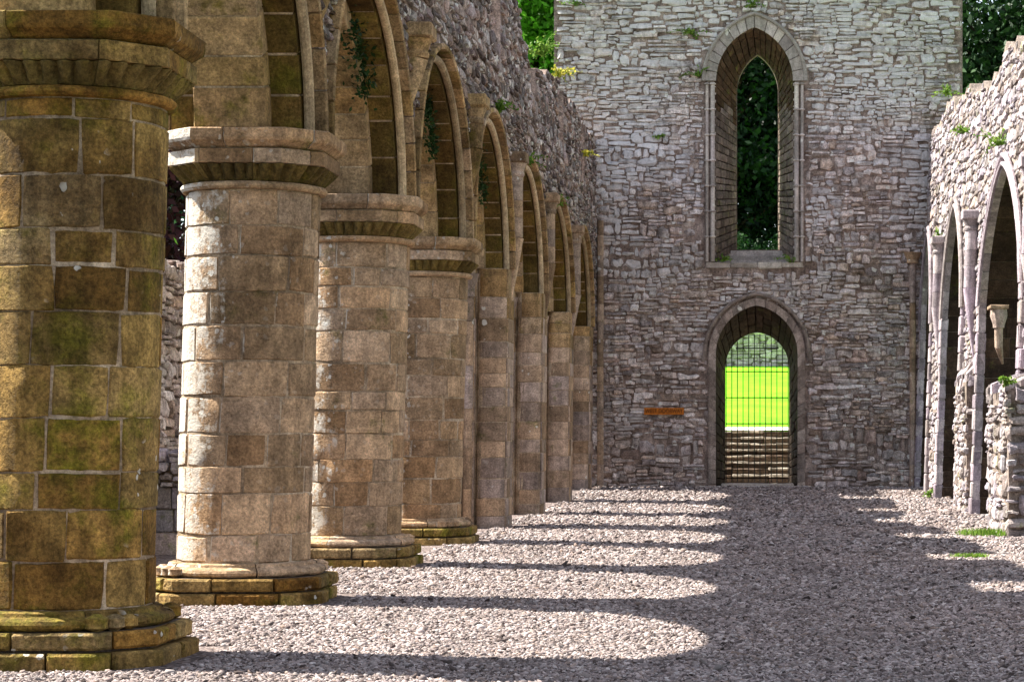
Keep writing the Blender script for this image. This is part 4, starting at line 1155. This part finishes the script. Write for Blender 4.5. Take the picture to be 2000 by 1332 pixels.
def tree(name, x, y, h, cr, cz0, n, size, leafm, label, clumps=60, cat='tree', conifer=False, squash=1.0):
    z0 = gzz(x, y) - 0.1
    root = empty(name, (x, y, z0), label, cat)
    mb = MB()
    zz = np.linspace(0, h * 0.8, 8)
    pth = [(x + 0.15 * math.sin(k * 1.3), y + 0.12 * math.cos(k * 1.7), z0 + q) for k, q in enumerate(zz)]
    tr0 = h * 0.025
    mb.tube(pth, [tr0 * (1 - 0.85 * q / (h * 0.8)) + 0.02 for q in zz], 10)
    mb.build('trunk', ['bark'], root)
    limbs = MB(); cro = MB(); P = []
    for k in range(clumps):
        if conifer:
            t_ = random.random() ** 0.8; zc = z0 + cz0 + (h - cz0) * t_; rr = cr * (1 - t_) * random.uniform(0.5, 1)
            a = random.uniform(0, 6.283); c = np.array([x + rr * math.cos(a), y + rr * math.sin(a), zc - 0.15 * rr]); sp = np.array([0.3, 0.3, 0.14]) * cr * 0.45
        else:
            u = rng.normal(0, 1, 3); u /= np.linalg.norm(u); q = random.uniform(0.45, 1.0)
            hz = (h - cz0) / 2
            lump = 1 + 0.22 * math.sin(3 * u[0] + 5 * u[2] + x) + 0.15 * math.sin(7 * u[1] + y)
            c = np.array([x + cr * q * u[0] * lump, y + cr * q * u[1] * lump, z0 + cz0 + hz + hz * q * u[2] * lump]); sp = np.array([1, 1, 0.65]) * cr * random.uniform(0.10, 0.2)
        if k % 3 == 0:
            b = np.array(pth[min(7, max(2, int(7 * (c[2] - z0) / h * 0.8)))]); mid = (b + c) / 2 + np.array([0, 0, 0.3])
            limbs.tube([tuple(b), tuple(mid), tuple(c)], [tr0 * 0.4, tr0 * 0.25, 0.02], 6)
        m_ = int(n / clumps)
        P.append(c + rng.normal(0, 1, (m_, 3)) * sp)
    leaf_quads(cro, np.concatenate(P), size)
    limbs.build('limbs', ['bark'], root)
    cro.build('crown', [leafm], root)
    return root
tree('tree', -10.6, 112, 27, 6.5, 4, 50000, 0.40, 'leaf_bright', 'bright green leafy tree rising left of the end wall', clumps=140)
tree('tree', 9.6, 66, 15.4, 5.2, 2.5, 80000, 0.24, 'leaf_dark', 'dark green tree rising behind the right wall at the top right corner', clumps=300)
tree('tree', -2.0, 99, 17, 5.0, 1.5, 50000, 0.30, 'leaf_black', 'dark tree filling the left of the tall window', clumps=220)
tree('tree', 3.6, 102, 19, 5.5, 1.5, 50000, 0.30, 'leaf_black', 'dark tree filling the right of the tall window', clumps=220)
tree('copper_tree', -13.0, 47, 10.0, 3.4, 2.2, 20000, 0.2, 'leaf_copper', 'dark purple leaved tree behind the two nearest columns', clumps=80)
tree('conifer', -16.0, 63, 15.0, 3.2, 2, 16000, 0.28, 'leaf_conifer', 'blue green conifer top peeping above the purple tree', clumps=110, conifer=True)
tree('shrub', 0.5, 93.5, 5.5, 2.6, 0.4, 16000, 0.16, 'leaf_dark', 'mid green shrub seen through the foot of the tall window', clumps=70, cat='shrub')
tree('shrub', -9.9, 36, 4.3, 1.5, 0.6, 9000, 0.12, 'leaf_bright', 'sunlit green shrub above the grey wall between the two nearest columns', clumps=30, cat='shrub')

def tuft(p, r, n, leafm, label, size=0.06, blade=False, group='plants growing on the ruins', name='wall_plant', flat=0.5):
    mb = MB(); p = Vector(p)
    if blade:
        for k in range(n):
            a = random.uniform(0, 6.283); q = random.random() ** 0.5 * r; b = p + Vector((math.cos(a) * q, math.sin(a) * q, 0))
            h = size * random.uniform(0.6, 1.4); l = Vector((random.uniform(-.5, .5) * h, random.uniform(-.5, .5) * h, h)); wv = Vector((math.cos(a + 1.5), math.sin(a + 1.5), 0)) * 0.008
            mb.add(np.array([tuple(b - wv), tuple(b + wv), tuple(b + l * 0.6 + wv * 0.7), tuple(b + l), tuple(b + l * 0.6 - wv * 0.7)]), [[0, 1, 2, 3, 4]])
    else:
        ns = max(6, n // 9); qq = []
        for k in range(ns):
            e = rng.normal(0, 1, 3) * np.array([r, r * 0.6, r * flat]) * 0.75 + np.array([0, 0, r * 0.3])
            m_ = np.array([0, 0, 0.25 * r]) + e * 0.5
            mb.tube([tuple(p), tuple(np.array(p) + m_), tuple(np.array(p) + e)], [0.008, 0.006, 0.004], 4)
            for q in np.linspace(0.25, 1.0, max(3, n // ns + 2)):
                b_ = (2 * m_ * q * 2 if q < 0.5 else m_ * (2 - 2 * q) + e * (2 * q - 1)) if q >= 0.5 else m_ * 2 * q
                qq.append(np.array(p) + b_ + rng.normal(0, size * 0.3, 3))
        leaf_quads(mb, np.array(qq), size)
    o = mb.build(name, [leafm], origin=tuple(p))
    return tag(o, label, 'plant', group)
def on_w(px, py, out=0.06): return at(px, py, DW - out)
def on_arc(px, py): 
    d = (XF + 0.05) * FPX / (px - VPX); return at(px, py, d)
def on_n(px, py, x=4.05):
    d = x * FPX / (px - VPX); return at(px, py, d)
tuft(on_w(1470, 12), 0.22, 120, 'leaf_wall', 'green tuft right above the tip of the window arch')
tuft(on_w(1365, 150), 0.28, 140, 'leaf_wall', 'dark green tuft at the left springing of the window arch')
tuft(on_w(1352, 68), 0.25, 130, 'leaf_wall', 'green tuft on the wall up to the left of the window arch')
tuft(on_w(1125, 12), 0.25, 110, 'leaf_wall', 'green tuft at the top left corner of the end wall')
tuft(on_w(1285, 270), 0.14, 60, 'leaf_wall', 'small green tuft left of the window halfway up')
tuft(on_w(1412, 512, 0.1), 0.2, 90, 'leaf_wall', 'green sprig on the left end of the window sill')
tuft(on_w(1545, 512, 0.1), 0.2, 70, 'leaf_wall', 'thin green sprig on the right end of the window sill')
tuft(on_arc(1058, 108), 0.34, 260, 'leaf_wall', 'bright leafy plant on the wall top beside the end wall')
tuft(on_arc(1090, 150), 0.25, 160, 'leaf_yellow', 'yellowish plant on the wall top left of the end wall')
tuft(on_arc(1148, 305), 0.16, 110, 'leaf_yellow', 'small yellow flowered plant in the corner of the end wall')
tuft(on_arc(1020, 322) + Vector((0.1, 0, 0)), 0.24, 130, 'leaf_wall', 'green plant on the capital over the nearest shafted pier')
tuft(on_arc(1075, 400) + Vector((0.1, 0, 0)), 0.2, 110, 'leaf_wall', 'green plant on the capital over the second shafted pier')
tuft(on_arc(975, 218), 0.2, 110, 'leaf_wall', 'green plant in the wall over the arch beyond the last round column')
tuft(on_n(1880, 262), 0.25, 130, 'leaf_wall', 'green plant high on the right wall left of the nearer arch')
tuft(on_n(1950, 285), 0.3, 170, 'leaf_wall', 'green plant just above the nearer arch of the right wall')
tuft(on_n(1850, 185, 4.2), 0.25, 130, 'leaf_wall', 'green plant on the broken top of the right wall')
tuft(on_n(1832, 462), 0.14, 70, 'leaf_wall', 'green sprig on the capital of the farthest shaft on the right wall')
tuft(on_n(1968, 748, 3.38), 0.12, 90, 'leaf_wall', 'small fern on the face of the tallest footing')
tuft((3.8, 47.2, gz(47) + .05), 0.18, 90, 'leaf_wall', 'green sprig at the foot of the second arch on the right')
gp = at(1925, 1038, 30.9); gp.z = 0.01
mb_ = tuft(gp, 0.42, 500, 'leaf_wall', 'patch of grass on the gravel below the tallest footing', size=0.085, blade=True, group='weeds on the gravel', name='grass_patch')
gp = at(1895, 1090, 25.4); gp.z = 0.01
tuft(gp, 0.24, 300, 'leaf_wall', 'thin scatter of weeds on the gravel at the edge of the shade', size=0.035, blade=True, group='weeds on the gravel', name='grass_patch')
# ivy hanging on the arches
for (c, r0), lab in ((bays[2], 'ivy on the arch between the second and third columns'), (bays[3], 'ivy on the arch between the third and fourth columns'), (bays[4], 'ivy on the arch behind the last round column')):
    mb = MB(); P = []
    for q in range(6):
        a = math.pi * (0.64 + 0.030 * q + random.uniform(-.01, .01)); rr = r0 - 0.02
        cpos = np.array([XW + 0.31, c - rr * math.cos(a), 3.95 + RISE * math.sin(a) - 0.03])
        P.append(cpos + rng.normal(0, 1, (80, 3)) * np.array([0.05, 0.07, 0.10]) * random.uniform(0.6, 1.4))
    leaf_quads(mb, np.concatenate(P), 0.06)
    o = mb.build('ivy', ['leaf_ivy'], origin=(XW + 0.3, c + r0 * 0.5, 5.3)); tag(o, 'dark ' + lab, 'plant', 'ivy hanging in the arches')

# ------------------------------------------------------------------ gravel stones
def pebbles():
    t_ = (1 + 5 ** 0.5) / 2
    V = np.array([(-1, t_, 0), (1, t_, 0), (-1, -t_, 0), (1, -t_, 0), (0, -1, t_), (0, 1, t_), (0, -1, -t_), (0, 1, -t_), (t_, 0, -1), (t_, 0, 1), (-t_, 0, -1), (-t_, 0, 1)], float)
    V /= np.linalg.norm(V[0])
    Fc = np.array([(0, 11, 5), (0, 5, 1), (0, 1, 7), (0, 7, 10), (0, 10, 11), (1, 5, 9), (5, 11, 4), (11, 10, 2), (10, 7, 6), (7, 1, 8), (3, 9, 4), (3, 4, 2), (3, 2, 6), (3, 6, 8), (3, 8, 9), (4, 9, 5), (2, 4, 11), (6, 2, 10), (8, 6, 7), (9, 8, 1)])
    pos = []; size = []
    y = 11.8
    for (y0, y1, dens, sz) in ((11.8, 15, 4600, 0.0096), (15, 20, 3200, 0.0108), (20, 26, 1700, 0.0135), (26, 34, 700, 0.017), (34, 52.8, 260, 0.022)):
        xa = -5.4 if y1 < 27 else -3.75; xb = min(4.2, (2000 - VPX) / FPX * y1 + 0.4)
        n = int((xb - xa) * (y1 - y0) * dens)
        pos.append(np.stack([rng.uniform(xa, xb, n), rng.uniform(y0, y1, n)], -1)); size.append(sz * rng.lognormal(0, 0.32, n))
    pos = np.concatenate(pos); size = np.concatenate(size)
    keep = (pos[:, 0] < 4.3)
    for dc in COLS + PIERS:
        keep &= ~((np.abs(pos[:, 0] - XC) < 0.78) & (np.abs(pos[:, 1] - dc) < 0.78))
    pos = pos[keep]; size = size[keep]; n = len(pos)
    vv = V[None] * (1 + rng.normal(0, 0.16, (n, 12, 1))) * np.stack([rng.uniform(0.8, 1.3, n), rng.uniform(0.8, 1.3, n), rng.uniform(0.5, 0.8, n)], -1)[:, None]
    a = rng.uniform(0, 6.283, n); ca, sa = np.cos(a)[:, None], np.sin(a)[:, None]
    x = vv[..., 0] * ca - vv[..., 1] * sa; y = vv[..., 0] * sa + vv[..., 1] * ca
    tl = rng.normal(0, 0.35, (n, 1)); z = vv[..., 2] + tl * x
    zb = 0.012 * np.sin(pos[:, 0] * 1.1 + pos[:, 1] * 0.5) * np.sin(pos[:, 1] * 0.37) + 0.17 * np.clip((pos[:, 1] - 42) / 10, 0, 1) ** 1.3
    P = np.stack([pos[:, :1] + x * size[:, None], pos[:, 1:] + y * size[:, None], (zb + size * rng.uniform(0.1, 0.55, n))[:, None] + z * size[:, None]], -1).reshape(-1, 3)
    T = (Fc[None] + (np.arange(n) * 12)[:, None, None]).reshape(-1, 3)
    me = bpy.data.meshes.new('gravel_stones')
    me.vertices.add(len(P)); me.vertices.foreach_set('co', P.astype(np.float32).ravel())
    me.loops.add(T.size); me.loops.foreach_set('vertex_index', T.astype(np.int32).ravel())
    me.polygons.add(len(T)); me.polygons.foreach_set('loop_start', np.arange(0, T.size, 3, dtype=np.int32))
    me.update(calc_edges=True)
    me.materials.append(M['pebble'])
    c = np.concatenate([rng.random((n, 3)), np.ones((n, 1))], 1)
    at_ = me.attributes.new('blk', 'FLOAT_COLOR', 'POINT'); at_.data.foreach_set('color', np.repeat(c, 12, 0).astype(np.float32).ravel())
    o = bpy.data.objects.new('gravel_stones', me); COL.objects.link(o)
    tag(o, 'loose pinkish grey gravel stones covering the nave floor', 'gravel', kind='stuff')
pebbles()
